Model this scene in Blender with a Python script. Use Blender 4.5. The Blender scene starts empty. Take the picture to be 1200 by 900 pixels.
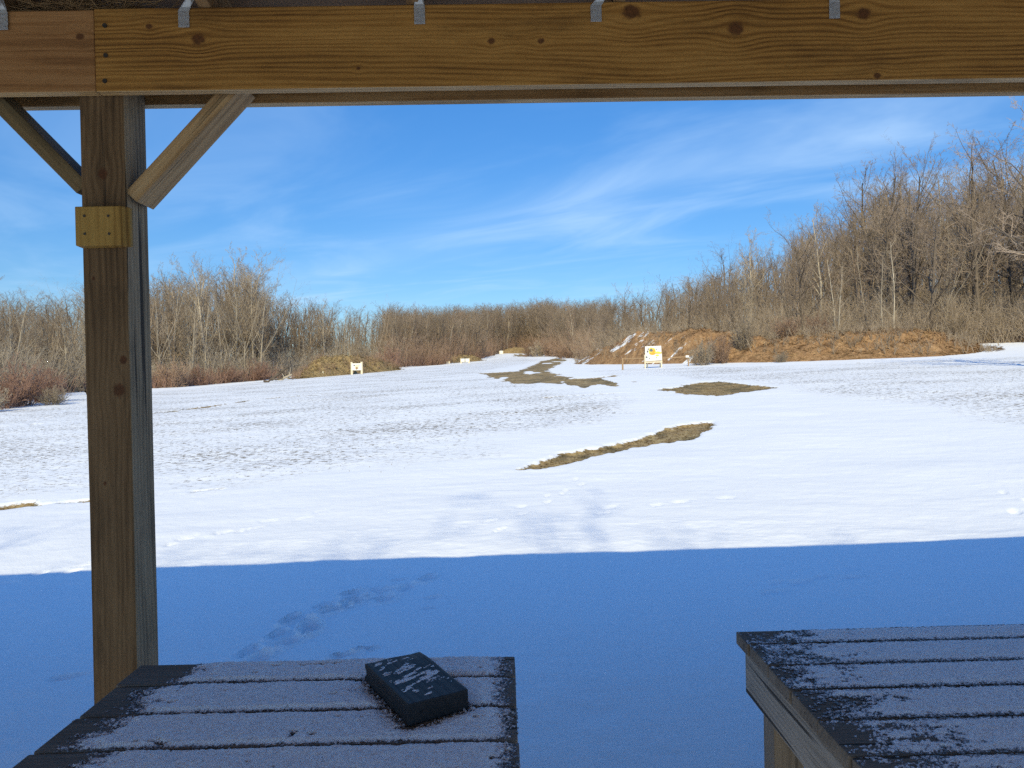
import bpy, bmesh, math, random
import numpy as np
from mathutils import Vector, Matrix

S = bpy.context.scene
COL = S.collection
R = math.radians
rng = np.random.default_rng(11)
random.seed(5)

# ------------------------------------------------------------------ camera
EYE = np.array([0.0, 0.0, 1.62])
F = 850.0                       # focal length in photo pixels (photo 1200 px wide)
YAW, PITCH, ROLL = math.atan(10 / F), math.atan(8.5 / F), 0.0195
cam_d = bpy.data.cameras.new('camera')
cam = bpy.data.objects.new('camera', cam_d)
COL.objects.link(cam)
S.camera = cam
cam_d.sensor_width = 36.0
cam_d.lens = 36.0 * F / 1200.0
cam_d.clip_start, cam_d.clip_end = 0.05, 6000
M3 = (Matrix.Rotation(-YAW, 4, 'Z') @ Matrix.Rotation(math.pi / 2 - PITCH, 4, 'X') @ Matrix.Rotation(-ROLL, 4, 'Z'))
cam.matrix_world = Matrix.Translation(EYE) @ M3
M3n = np.array(M3.to_3x3())

# ------------------------------------------------------------------ light
SUN_EL, SUN_AZ = R(36), R(7)          # sun behind the camera
w = bpy.data.worlds.new('World'); S.world = w
w.use_nodes = True
nt = w.node_tree
for n in list(nt.nodes): nt.nodes.remove(n)
def N(tree, typ, **kw):
    n = tree.nodes.new(typ)
    for k, v in kw.items(): setattr(n, k, v)
    return n
sky = N(nt, 'ShaderNodeTexSky', sky_type='NISHITA', sun_disc=False)
sky.sun_elevation = SUN_EL
sky.sun_rotation = math.pi + SUN_AZ
sky.altitude = 300; sky.air_density = 1.0; sky.dust_density = 0.25; sky.ozone_density = 3.0
hs = N(nt, 'ShaderNodeHueSaturation')
hs.inputs['Saturation'].default_value = 1.27
hs.inputs['Value'].default_value = 1.0
nt.links.new(sky.outputs[0], hs.inputs['Color'])
# thin cirrus: noise on a cloud plane
tc = N(nt, 'ShaderNodeTexCoord')
sp = N(nt, 'ShaderNodeSeparateXYZ'); nt.links.new(tc.outputs['Generated'], sp.inputs[0])
def wm(op, a, b=None, c=None):
    n = N(nt, 'ShaderNodeMath', operation=op)
    for i, v in enumerate((a, b, c)):
        if v is None: continue
        if isinstance(v, (int, float)): n.inputs[i].default_value = v
        else: nt.links.new(v, n.inputs[i])
    return n.outputs[0]
zc = wm('MAXIMUM', sp.outputs[2], 0.03)
u = wm('DIVIDE', sp.outputs[0], zc); v = wm('DIVIDE', sp.outputs[1], zc)
along = wm('ADD', wm('MULTIPLY', u, 0.62), wm('MULTIPLY', v, -0.78))
acr = wm('ADD', wm('MULTIPLY', u, 0.78), wm('MULTIPLY', v, 0.62))
cv = N(nt, 'ShaderNodeCombineXYZ')
nt.links.new(wm('MULTIPLY', along, 0.5), cv.inputs[0]); nt.links.new(wm('MULTIPLY', acr, 0.95), cv.inputs[1])
cn = N(nt, 'ShaderNodeTexNoise'); cn.inputs['Scale'].default_value = 1.0; cn.inputs['Detail'].default_value = 5
cn.inputs['Roughness'].default_value = 0.55; cn.inputs['Distortion'].default_value = 0.7
nt.links.new(cv.outputs[0], cn.inputs['Vector'])
veil = N(nt, 'ShaderNodeMapRange', interpolation_type='SMOOTHSTEP')
veil.inputs[1].default_value = 0.40; veil.inputs[2].default_value = 0.80; nt.links.new(cn.outputs[0], veil.inputs[0])
g = wm('POWER', wm('DIVIDE', wm('SUBTRACT', acr, 2.95), 0.42), 2.0)
streak = wm('MULTIPLY', wm('POWER', 2.718, wm('MULTIPLY', g, -1.0)), wm('ADD', wm('MULTIPLY', cn.outputs[0], 1.1), -0.18))
g2 = wm('POWER', wm('DIVIDE', wm('SUBTRACT', acr, 3.9), 0.8), 2.0)
streak2 = wm('MULTIPLY', wm('POWER', 2.718, wm('MULTIPLY', g2, -1.0)), wm('MULTIPLY', veil.outputs[0], 0.8))
cl = wm('ADD', wm('ADD', wm('MULTIPLY', streak, 0.5), wm('MULTIPLY', streak2, 0.32)), wm('MULTIPLY', veil.outputs[0], 0.26))
cl = wm('MINIMUM', wm('MAXIMUM', cl, 0.0), 0.6)
mx = N(nt, 'ShaderNodeMixRGB'); nt.links.new(cl, mx.inputs[0]); 
zg0 = wm('ADD', wm('MULTIPLY', wm('MAXIMUM', sp.outputs[2], 0.0), 0.95), 0.53)
tint = N(nt, 'ShaderNodeCombineXYZ')
for i_, k_ in enumerate((0.78, 0.905, 1.02)): nt.links.new(wm('MULTIPLY', zg0, k_), tint.inputs[i_])
tm = N(nt, 'ShaderNodeMixRGB', blend_type='MULTIPLY'); tm.inputs[0].default_value = 1.0
nt.links.new(hs.outputs[0], tm.inputs[1]); nt.links.new(tint.outputs[0], tm.inputs[2])
nt.links.new(tm.outputs[0], mx.inputs[1])
mx.inputs[2].default_value = (3.3, 4.6, 6.2, 1)
bg = N(nt, 'ShaderNodeBackground'); bg.inputs['Strength'].default_value = 0.145
nt.links.new(mx.outputs[0], bg.inputs['Color'])
wo = N(nt, 'ShaderNodeOutputWorld'); nt.links.new(bg.outputs[0], wo.inputs[0])

sd = bpy.data.lights.new('sun', 'SUN'); sun = bpy.data.objects.new('sun', sd); COL.objects.link(sun)
sd.energy = 3.45; sd.angle = R(0.53); sd.color = (1.0, 0.88, 0.55)
to_sun = Vector((-math.sin(SUN_AZ) * math.cos(SUN_EL), -math.cos(SUN_AZ) * math.cos(SUN_EL), math.sin(SUN_EL)))
sun.rotation_euler = to_sun.to_track_quat('Z', 'Y').to_euler()
sun.location = (0, -5, 20)

S.view_settings.view_transform = 'Standard'; S.view_settings.look = 'None'
S.view_settings.gamma = 1; S.view_settings.exposure = 0.35
S.view_settings.use_curve_mapping = False
S.cycles.use_adaptive_sampling = False; S.cycles.use_denoising = False; S.cycles.sample_clamp_indirect = 4.0; S.cycles.max_bounces = 6; S.cycles.diffuse_bounces = 4

# ------------------------------------------------------------------ helpers
def ray(px, py):
    d = M3n @ np.array([(px - 600) / F, (450 - py) / F, -1.0])
    return d
def P(px, py, Y):
    """point at world depth Y seen at photo pixel (px, py)"""
    d = ray(px, py)
    return EYE + d * (Y / d[1])
def PZ(px, py, z):
    d = ray(px, py)
    return EYE + d * ((z - EYE[2]) / d[2])

def h2(ix, iy, seed):
    a = (ix.astype(np.int64) * 374761393 + iy.astype(np.int64) * 668265263 + seed * 1442695041) & 0xffffffff
    a = ((a ^ (a >> 13)) * 1274126177) & 0xffffffff
    a = a ^ (a >> 16)
    return (a & 0xffffff) / float(0xffffff)
def vnoise(x, y, seed=0):
    x = np.asarray(x, float); y = np.asarray(y, float)
    ix, iy = np.floor(x), np.floor(y)
    fx, fy = x - ix, y - iy
    fx = fx * fx * (3 - 2 * fx); fy = fy * fy * (3 - 2 * fy)
    a, b = h2(ix, iy, seed), h2(ix + 1, iy, seed)
    c, d = h2(ix, iy + 1, seed), h2(ix + 1, iy + 1, seed)
    return (a * (1 - fx) + b * fx) * (1 - fy) + (c * (1 - fx) + d * fx) * fy
def fbm(x, y, seed=0, oct=4, gain=0.5):
    s, a, t = 0, 1.0, 0
    for k in range(oct):
        s = s + a * vnoise(np.asarray(x) * 2 ** k, np.asarray(y) * 2 ** k, seed + k * 17); t += a; a *= gain
    return s / t
def sstep(a, b, x):
    t = np.clip((x - a) / (b - a), 0, 1)
    return t * t * (3 - 2 * t)

def tag(o, label=None, cat=None, group=None, kind=None):
    if label: o['label'] = label
    if cat: o['category'] = cat
    if group: o['group'] = group
    if kind: o['kind'] = kind
    return o
def mk_mesh(name, V, faces, smooth=False):
    """V (n,3), faces: list of int arrays (m,k)"""
    me = bpy.data.meshes.new(name)
    V = np.asarray(V, np.float32)
    me.vertices.add(len(V)); me.vertices.foreach_set('co', V.ravel())
    faces = [np.asarray(f, np.int32) for f in faces if len(f)]
    nl = sum(f.size for f in faces); nf = sum(len(f) for f in faces)
    me.loops.add(nl); me.polygons.add(nf)
    me.loops.foreach_set('vertex_index', np.concatenate([f.ravel() for f in faces]))
    tot = np.concatenate([np.full(len(f), f.shape[1], np.int32) for f in faces])
    st = np.concatenate([[0], np.cumsum(tot)[:-1]]).astype(np.int32)
    me.polygons.foreach_set('loop_start', st)
    try: me.polygons.foreach_set('loop_total', tot)
    except Exception: pass
    if smooth: me.polygons.foreach_set('use_smooth', np.ones(nf, bool))
    me.update(calc_edges=True); me.validate()
    return me
def link(name, me, mat, parent=None, loc=(0, 0, 0)):
    o = bpy.data.objects.new(name, me); COL.objects.link(o)
    if mat and not me.materials: me.materials.append(mat)
    if parent: o.parent = parent
    o.location = loc
    return o
def empty(name, loc, label, cat, group=None, rz=0.0):
    o = bpy.data.objects.new(name, None); COL.objects.link(o)
    o.location = Vector(loc); o.rotation_euler = (0, 0, rz); o.empty_display_size = 0.2
    return tag(o, label, cat, group)

class MB:
    """collects bevelled boards and tubes (world coordinates) into one mesh"""
    def __init__(s): s.bm = bmesh.new()
    def hexa(s, pts, bev=0.0):
        """8 points: 0-3 one end (loop), 4-7 the other end"""
        t = bmesh.new()
        vs = [t.verts.new(Vector(p)) for p in pts]
        for f in ((3, 2, 1, 0), (4, 5, 6, 7), (0, 1, 5, 4), (1, 2, 6, 5), (2, 3, 7, 6), (3, 0, 4, 7)):
            t.faces.new([vs[i] for i in f])
        bmesh.ops.recalc_face_normals(t, faces=t.faces)
        if bev: bmesh.ops.bevel(t, geom=t.edges[:], offset=bev, segments=2, affect='EDGES', profile=0.6)
        me = bpy.data.meshes.new('tmp'); t.to_mesh(me); t.free(); s.bm.from_mesh(me); bpy.data.meshes.remove(me)
        return s
    def box(s, a, b, bev=0.0):
        (x0, y0, z0), (x1, y1, z1) = a, b
        return s.hexa([(x0, y0, z0), (x1, y0, z0), (x1, y1, z0), (x0, y1, z0),
                       (x0, y0, z1), (x1, y0, z1), (x1, y1, z1), (x0, y1, z1)], bev)
    def bar(s, p0, p1, wv, hv, bev=0.0):
        """board from p0 to p1; wv, hv half-extent vectors of its section"""
        p0, p1, wv, hv = map(Vector, (p0, p1, wv, hv))
        c = [-wv - hv, wv - hv, wv + hv, -wv + hv]
        return s.hexa([p0 + k for k in c] + [p1 + k for k in c], bev)
    def tube(s, pts, rad, n=8):
        rings = []
        for i, p in enumerate(pts):
            p = Vector(p)
            d = (Vector(pts[min(i + 1, len(pts) - 1)]) - Vector(pts[max(i - 1, 0)])).normalized()
            a = d.orthogonal().normalized(); b = d.cross(a)
            rings.append([s.bm.verts.new(p + (a * math.cos(2 * math.pi * k / n) + b * math.sin(2 * math.pi * k / n)) * rad[i]) for k in range(n)])
        for r0, r1 in zip(rings, rings[1:]):
            for k in range(n): s.bm.faces.new((r0[k], r0[(k + 1) % n], r1[(k + 1) % n], r1[k]))
        s.bm.faces.new(rings[0][::-1]); s.bm.faces.new(rings[-1])
        return s
    def subdiv_warp(s, cuts, amp, scale, seed=0):
        bmesh.ops.subdivide_edges(s.bm, edges=s.bm.edges[:], cuts=cuts, use_grid_fill=True)
        from mathutils import noise as mn
        for v_ in s.bm.verts:
            q = v_.co * scale + Vector((seed * 7.1, seed * 3.3, seed))
            v_.co += Vector(mn.noise_vector(q)) * amp
        return s
    def done(s, name, mat, parent=None, smooth=False):
        off = Vector((0, 0, 0))
        if parent is not None:
            q = parent
            while q is not None: off += Vector(q.location); q = q.parent
        for v_ in s.bm.verts: v_.co -= off
        me = bpy.data.meshes.new(name); s.bm.to_mesh(me); s.bm.free()
        if smooth:
            for p in me.polygons: p.use_smooth = True
        return link(name, me, mat, parent)

# ------------------------------------------------------------------ materials
def mat_new(name):
    m = bpy.data.materials.new(name); m.use_nodes = True
    t = m.node_tree
    b = t.nodes['Principled BSDF']
    b.inputs['Specular IOR Level'].default_value = 0.25
    return m, t, b
def mth(t, op, a, b=None, c=None, clamp=False):
    n = t.nodes.new('ShaderNodeMath'); n.operation = op; n.use_clamp = clamp
    for i, v_ in enumerate((a, b, c)):
        if v_ is None: continue
        if isinstance(v_, (int, float)): n.inputs[i].default_value = v_
        else: t.links.new(v_, n.inputs[i])
    return n.outputs[0]
def comb(t, x, y, z):
    n = t.nodes.new('ShaderNodeCombineXYZ')
    for i, v_ in enumerate((x, y, z)):
        if isinstance(v_, (int, float)): n.inputs[i].default_value = v_
        else: t.links.new(v_, n.inputs[i])
    return n.outputs[0]
def noise(t, vec, scale=1.0, detail=3, rough=0.5, dist=0.0):
    n = t.nodes.new('ShaderNodeTexNoise'); t.links.new(vec, n.inputs['Vector'])
    n.inputs['Scale'].default_value = scale; n.inputs['Detail'].default_value = detail
    n.inputs['Roughness'].default_value = rough; n.inputs['Distortion'].default_value = dist
    return n.outputs[0]
def ramp(t, fac, stops):
    n = t.nodes.new('ShaderNodeValToRGB'); t.links.new(fac, n.inputs[0])
    e = n.color_ramp.elements
    while len(e) < len(stops): e.new(0.5)
    for k, (p, c) in enumerate(stops): e[k].position = p; e[k].color = (*c, 1)
    return n.outputs[0]
def mapr(t, v_, a, b, c=0.0, d=1.0):
    n = t.nodes.new('ShaderNodeMapRange'); n.interpolation_type = 'SMOOTHSTEP'
    t.links.new(v_, n.inputs[0])
    for i, k in enumerate((a, b, c, d)): n.inputs[i + 1].default_value = k
    return n.outputs[0]
def mixc(t, f, a, b, mode='MIX'):
    n = t.nodes.new('ShaderNodeMixRGB'); n.blend_type = mode
    for i, v_ in enumerate((f, a, b)):
        if isinstance(v_, (int, float)): n.inputs[i].default_value = v_
        elif isinstance(v_, tuple): n.inputs[i].default_value = (*v_, 1)
        else: t.links.new(v_, n.inputs[i])
    return n.outputs[0]
def bump(t, b, height, strength, dist):
    n = t.nodes.new('ShaderNodeBump'); t.links.new(height, n.inputs['Height'])
    n.inputs['Strength'].default_value = strength; n.inputs['Distance'].default_value = dist
    t.links.new(n.outputs[0], b.inputs['Normal'])

def wood(name, dark, mid, light, ax='xzy', freq=45, knots=(), seed=0.0, stain=0.3, crack=0.0, rough=0.75, bstr=0.35, RW=0.22):
    """grain runs along ax[0]; ax[1] across the seen face; knots = (along, across, radius) in object space"""
    m, t, b = mat_new(name)
    tcn = t.nodes.new('ShaderNodeTexCoord'); s_ = t.nodes.new('ShaderNodeSeparateXYZ')
    t.links.new(tcn.outputs['Object'], s_.inputs[0])
    o = {'x': s_.outputs[0], 'y': s_.outputs[1], 'z': s_.outputs[2]}
    a, c, d = o[ax[0]], o[ax[1]], o[ax[2]]
    n1 = noise(t, comb(t, mth(t, 'MULTIPLY', a, 0.9), mth(t, 'MULTIPLY', c, 4.0), mth(t, 'ADD', d, seed)), 1.0, 2)
    cw = mth(t, 'ADD', c, mth(t, 'MULTIPLY', mth(t, 'SUBTRACT', n1, 0.5), 0.07))
    kmask = None; kring = None
    for (ka, kc, kr) in knots:
        da = mth(t, 'MULTIPLY', mth(t, 'SUBTRACT', a, ka), 0.8); dc = mth(t, 'SUBTRACT', c, kc)
        d2 = mth(t, 'ADD', mth(t, 'MULTIPLY', da, da), mth(t, 'MULTIPLY', dc, dc))
        fa = mth(t, 'POWER', 2.718, mth(t, 'MULTIPLY', d2, -1.0 / (2.6 * kr) ** 2))
        cw = mth(t, 'SUBTRACT', cw, mth(t, 'MULTIPLY', mth(t, 'MULTIPLY', dc, fa), 0.75))
        dist = mth(t, 'SQRT', d2)
        wob = mth(t, 'MULTIPLY', mth(t, 'SUBTRACT', noise(t, comb(t, a, c, seed), 60, 2), 0.5), kr * 0.8)
        km = mapr(t, mth(t, 'ADD', dist, wob), kr * 0.55, kr * 1.15, 1.0, 0.0)
        kmask = km if kmask is None else mth(t, 'MAXIMUM', kmask, km)
    warp2 = noise(t, comb(t, mth(t, 'MULTIPLY', a, 0.8), mth(t, 'MULTIPLY', cw, 24.0), mth(t, 'ADD', mth(t, 'MULTIPLY', d, 14.0), seed)), 1.0, 3)
    ph = mth(t, 'ADD', mth(t, 'MULTIPLY', cw, freq * 6.283), mth(t, 'MULTIPLY', warp2, 13.0))
    ph = mth(t, 'ADD', ph, mth(t, 'MULTIPLY', d, freq * 3.1))
    ring = mth(t, 'POWER', mth(t, 'ADD', mth(t, 'MULTIPLY', mth(t, 'SINE', ph), 0.5), 0.5), 1.6)
    fib = noise(t, comb(t, mth(t, 'MULTIPLY', a, 7.0), mth(t, 'MULTIPLY', c, 260.0), mth(t, 'MULTIPLY', d, 260.0)), 1.0, 3, 0.6)
    big = noise(t, comb(t, mth(t, 'MULTIPLY', a, 1.6), mth(t, 'MULTIPLY', c, 9.0), mth(t, 'ADD', mth(t, 'MULTIPLY', d, 9.0), seed)), 1.0, 4, 0.6)
    fac = mth(t, 'ADD', mth(t, 'MULTIPLY', mth(t, 'MULTIPLY', ring, mapr(t, big, .3, .7, .25, 1.0)), RW), mth(t, 'ADD', mth(t, 'MULTIPLY', fib, 0.42), mth(t, 'MULTIPLY', big, 0.50 - RW * .3)))
    col = ramp(t, fac, [(0.26, light), (0.52, mid), (0.84, dark)])
    if stain:
        sm = mapr(t, noise(t, comb(t, mth(t, 'MULTIPLY', a, 2.2), mth(t, 'MULTIPLY', c, 7.0), mth(t, 'ADD', d, seed + 4.0)), 1.0, 5, 0.65), 0.52, 0.72)
        col = mixc(t, mth(t, 'MULTIPLY', sm, stain), col, tuple(x * 0.45 for x in dark))
    hgt = mth(t, 'ADD', mth(t, 'MULTIPLY', ring, -0.35), mth(t, 'MULTIPLY', fib, 0.6))
    if crack:
        ck = mapr(t, noise(t, comb(t, mth(t, 'MULTIPLY', a, 1.3), mth(t, 'MULTIPLY', c, 55.0), mth(t, 'ADD', mth(t, 'MULTIPLY', d, 55.0), seed)), 1.0, 2, 0.4), 0.66, 0.72)
        col = mixc(t, mth(t, 'MULTIPLY', ck, crack), col, tuple(x * 0.18 for x in dark))
        hgt = mth(t, 'SUBTRACT', hgt, mth(t, 'MULTIPLY', ck, 1.5 * crack))
    if kmask is not None:
        kc_ = mixc(t, noise(t, comb(t, a, c, seed), 90, 3), (0.014, 0.007, 0.004), (0.12, 0.038, 0.010))
        col = mixc(t, mth(t, 'MULTIPLY', kmask, 0.88), col, kc_)
    t.links.new(col, b.inputs['Base Color'])
    b.inputs['Roughness'].default_value = rough
    bump(t, b, hgt, bstr, 0.004)
    return m
def flat(name, c, rough=0.6, metal=0.0, var=0.15, scale=30):
    m, t, b = mat_new(name)
    tcn = t.nodes.new('ShaderNodeTexCoord')
    n = noise(t, tcn.outputs['Object'], scale, 5, 0.6)
    col = mixc(t, n, tuple(x * (1 - var) for x in c), tuple(min(1, x * (1 + var)) for x in c))
    t.links.new(col, b.inputs['Base Color'])
    b.inputs['Roughness'].default_value = rough; b.inputs['Metallic'].default_value = metal
    bump(t, b, n, 0.2, 0.003)
    return m
def bark(name, c0, c1, scale=3.0):
    m, t, b = mat_new(name)
    g_ = t.nodes.new('ShaderNodeNewGeometry')
    oi = t.nodes.new('ShaderNodeObjectInfo')
    n = noise(t, g_.outputs['Position'], scale, 4, 0.65)
    f = mth(t, 'ADD', mth(t, 'MULTIPLY', n, 0.8), mth(t, 'MULTIPLY', oi.outputs['Random'], 0.4), clamp=True)
    t.links.new(ramp(t, f, [(0.25, c0), (0.85, c1)]), b.inputs['Base Color'])
    b.inputs['Roughness'].default_value = 0.9; b.inputs['Specular IOR Level'].default_value = 0.1
    return m

# ------------------------------------------------------------------ terrain
COLS = [-320, 0, 200, 400, 590, 765, 900, 1050, 1200, 1520]
DEP = [2, 6.6, 12, 20, 35, 50, 70, 90, 120, 200, 300]
TAB = np.array([
    [-1.75, -1.80, -1.86, -1.72, -1.20, -0.60, 0.0, 0.8, 3.0, 8.0, 12.0],
    [-1.68, -1.73, -1.76, -1.58, -1.05, -0.60, -0.1, 0.8, 3.2, 8.0, 12.0],
    [-1.65, -1.68, -1.66, -1.46, -1.02, -0.75, -0.42, 0.4, 2.4, 8.0, 12.0],
    [-1.63, -1.65, -1.55, -1.30, -0.80, -0.33, 0.28, 0.85, 2.0, 6.0, 8.5],
    [-1.62, -1.62, -1.47, -1.12, -0.38, 0.24, 0.85, 1.40, 2.25, 6.3, 13.0],
    [-1.61, -1.60, -1.42, -1.02, -0.20, 0.48, 1.30, 2.00, 3.2, 8.0, 11.0],
    [-1.60, -1.59, -1.38, -0.92, -0.02, 0.50, 2.5, 5.5, 9.5, 15.0, 19.0],
    [-1.59, -1.57, -1.34, -0.85, 0.10, 0.75, 4.2, 8.0, 12.5, 18.0, 22.0],
    [-1.58, -1.55, -1.30, -0.80, 0.25, 1.05, 4.8, 8.5, 13.0, 20.0, 24.0],
    [-1.50, -1.45, -1.15, -0.60, 0.60, 1.90, 5.8, 9.5, 14.0, 21.0, 25.0]])
AZ = np.arctan((np.array(COLS) - 590) / F)
NA, NR = 241, 260
gaz = np.linspace(AZ[0], AZ[-1], NA); glr = np.linspace(math.log(1.5), math.log(420), NR)
GT = np.zeros((NA, NR))
_rows = np.zeros((len(COLS), NR))
for i in range(len(COLS)):
    dd = np.exp(glr) * math.cos(AZ[i])
    _rows[i] = np.interp(dd, DEP, TAB[i])
for j in range(NR): GT[:, j] = np.interp(gaz, AZ, _rows[:, j])
def smooth(A, s, ax):
    k = np.exp(-0.5 * (np.arange(-3 * s, 3 * s + 1) / s) ** 2); k /= k.sum()
    pad = [(0, 0), (0, 0)]; pad[ax] = (3 * s, 3 * s)
    B = np.pad(A, pad, mode='edge')
    return np.apply_along_axis(lambda v_: np.convolve(v_, k, 'valid'), ax, B)
GT = smooth(smooth(GT, 9, 0), 7, 1)
def terrain(x, y):
    """height of the smooth ground (absolute z)"""
    x = np.asarray(x, float); y = np.asarray(y, float)
    az = np.clip(np.arctan2(x, np.maximum(y, 1e-3)), gaz[0], gaz[-1]); az = np.where(y <= 0.0, np.sign(x) * gaz[-1] * 0.8, az)
    lr = np.clip(np.log(np.maximum(np.hypot(x, y), 1.5)), glr[0], glr[-1])
    fa = np.clip((az - gaz[0]) / (gaz[1] - gaz[0]), 0, NA - 1.001); fr = np.clip((lr - glr[0]) / (glr[1] - glr[0]), 0, NR - 1.001)
    ia, ir = fa.astype(int), fr.astype(int); ta, tr = fa - ia, fr - ir
    z = (GT[ia, ir] * (1 - ta) + GT[ia + 1, ir] * ta) * (1 - tr) + (GT[ia, ir + 1] * (1 - ta) + GT[ia + 1, ir + 1] * ta) * tr
    back = sstep(2.5, -1.0, y)
    return EYE[2] + z * (1 - back) + (-1.62 + 0.02 * np.clip(x, -6, 6)) * back
def ground_at(px, py):
    d = ray(px, py); d = d / d[1]
    ts = np.geomspace(1.5, 400, 3000)
    pts = EYE[None] + d[None] * ts[:, None]
    below = pts[:, 2] < terrain(pts[:, 0], pts[:, 1])
    k = int(np.argmax(below)) if below.any() else len(ts) - 1
    return pts[k]
def pix(x, y, z):
    """photo pixel of world points"""
    q = np.stack([np.asarray(x) - EYE[0], np.asarray(y) - EYE[1], np.asarray(z) - EYE[2]], -1) @ M3n
    return 600 + F * q[..., 0] / -q[..., 2], 450 - F * q[..., 1] / -q[..., 2]

# depth at which the woods begin, by direction (given as photo column at eye level)
FE_PX = [-600, -320, -60, 0, 90, 200, 300, 345, 470, 520, 565, 590, 612, 640, 652, 672, 690, 715, 770, 860, 1000, 1160, 1200, 1300, 1520, 1900]
FE_D = [20, 26, 33, 39, 57, 64, 74, 83, 105, 117, 150, 204, 212, 200, 150, 118, 92, 74, 63, 56, 54, 52, 51, 46, 38, 30]
def forest_edge(px): return np.interp(px, FE_PX, FE_D)
SK_PX = [-600, -100, 0, 60, 100, 190, 240, 290, 315, 330, 360, 400, 430, 480, 560, 600, 630, 700, 740, 800, 845, 880, 920, 950, 990, 1010, 1050, 1090, 1110, 1150, 1200, 1400, 1900]
SK_Y = [290, 312, 318, 322, 322, 300, 290, 285, 297, 325, 330, 340, 347, 356, 354, 352, 347, 348, 332, 315, 292, 268, 270, 235, 228, 186, 160, 163, 178, 152, 144, 134, 120]
def top_height(x, y, zg):
    """height a tree standing at (x, y) may have to reach the skyline"""
    px = 590 + F * x / y
    hor = 442 - 0.0195 * (px - 600)
    return (hor - np.interp(px, SK_PX, SK_Y)) * y / F + EYE[2] - zg

# bare patches (outlines on the ground)
PATCH = [
    [(612, 549), (650, 534), (700, 522.5), (740, 514.5), (775, 504), (800, 497.5), (836, 493.5), (832, 502), (805, 514), (775, 518), (740, 525), (700, 533), (655, 543), (630, 548)],
    [(765, 456), (800, 453), (815, 448), (845, 446.5), (880, 450), (914, 454), (880, 459), (840, 464), (812, 462), (790, 458)],
    [(563, 437), (585, 436), (608, 434.5), (622, 428.5), (634, 423), (652, 419.8), (664, 421.5), (652, 428.5), (641, 434.5), (656, 439), (668, 442), (654, 450), (625, 450.5), (600, 449), (580, 443)],
    [(596, 416.5), (612, 415.3), (622, 416.8), (606, 418.3)],
    [(-60, 595), (0, 590.5), (40, 588), (72, 588), (40, 593), (0, 596.5), (-60, 603)],
    [(658, 444), (690, 442.5), (722, 440), (769, 442), (762, 446), (735, 449.5), (720, 453), (702, 450.5), (685, 454), (662, 451)],
]
PATCHW = [np.array([ground_at(*p)[:2] for p in pl]) for pl in PATCH]
def poly_sd(x, y, poly):
    """signed distance to a polygon, positive inside"""
    best = np.full(x.shape, 1e9); ins = np.zeros(x.shape, bool)
    n = len(poly)
    for i in range(n):
        ax_, ay_ = poly[i]; bx_, by_ = poly[(i + 1) % n]
        ex, ey = bx_ - ax_, by_ - ay_
        tt = np.clip(((x - ax_) * ex + (y - ay_) * ey) / (ex * ex + ey * ey + 1e-9), 0, 1)
        best = np.minimum(best, np.hypot(x - ax_ - tt * ex, y - ay_ - tt * ey))
        cond = ((ay_ > y) != (by_ > y)) & (x < (bx_ - ax_) * (y - ay_) / (by_ - ay_ + 1e-12) + ax_)
        ins ^= cond
    return np.where(ins, best, -best)
def bare_mask(x, y):
    out = np.zeros(x.shape)
    for k, pl in enumerate(PATCHW):
        lo, hi = pl.min(0) - 3, pl.max(0) + 3
        sel = (x > lo[0]) & (x < hi[0]) & (y > lo[1]) & (y < hi[1])
        if not sel.any(): continue
        xs, ys = x[sel], y[sel]
        dist = np.maximum(np.median(ys), 8)
        wv = 0.15 + 0.008 * dist
        sdv = poly_sd(xs, ys, pl) + (fbm(xs * 1.1, ys * 0.55, 30 + k, 4) - 0.5) * wv * (1.6 if k in (0, 4) else 1.8) + (fbm(xs * 5, ys * 2.5, 60 + k, 3) - 0.5) * wv * 1.3
        m = sstep(-wv * 0.35, wv * 0.45, sdv)
        if k in (2, 5):   # snow islands on the worn track
            m = m * (1 - 0.95 * sstep(0.64 if k == 2 else .50, 0.72 if k == 2 else .58, fbm(xs * 0.55, ys * 0.16, 77, 3)))
        out[sel] = np.maximum(out[sel], m)
    # broken thin tracks across the left field
    for pts, wd, sd_ in (([(-40, 504), (0, 500), (60, 496), (150, 488), (230, 478), (300, 468), (380, 462)], 0.16, 5), ([(75, 588), (140, 584), (195, 579.5), (260, 573)], 0.05, 9), ([(640, 466), (700, 462), (770, 459)], 0.10, 12), ([(1010, 425), (1100, 424), (1150, 423)], 0.12, 15)):
        W = np.array([ground_at(*p)[:2] for p in pts])
        lo, hi = W.min(0) - 2, W.max(0) + 2
        sel = (x > lo[0]) & (x < hi[0]) & (y > lo[1]) & (y < hi[1])
        xs, ys = x[sel], y[sel]; best = np.full(xs.shape, 1e9)
        for (a0, a1), (b0, b1) in zip(W, W[1:]):
            ex, ey = b0 - a0, b1 - a1
            tt = np.clip(((xs - a0) * ex + (ys - a1) * ey) / (ex * ex + ey * ey), 0, 1)
            best = np.minimum(best, np.hypot(xs - a0 - tt * ex, ys - a1 - tt * ey))
        m = sstep(wd * 1.6, wd * 0.4, best + (fbm(xs * 1.3, ys * 1.3, sd_, 3) - 0.45) * wd * 6)
        out[sel] = np.maximum(out[sel], m * 0.9)
    return out
STUB = [[(-300, 540), (-40, 592), (0, 588), (100, 582), (190, 577), (330, 562), (470, 548), (540, 535), (585, 515), (650, 504), (700, 497), (770, 484), (745, 470), (700, 462), (640, 452), (560, 440), (600, 430), (640, 421), (600, 417.5), (560, 424), (480, 432), (400, 440), (300, 448), (180, 459), (90, 466), (0, 482), (-300, 505)],
        [(690, 434), (770, 431), (870, 429), (1000, 426), (1150, 421), (1300, 415), (1500, 470), (1250, 500), (1180, 500), (1120, 478), (1060, 468), (930, 462), (915, 455), (860, 446), (800, 449), (770, 441), (700, 439)]]
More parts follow.
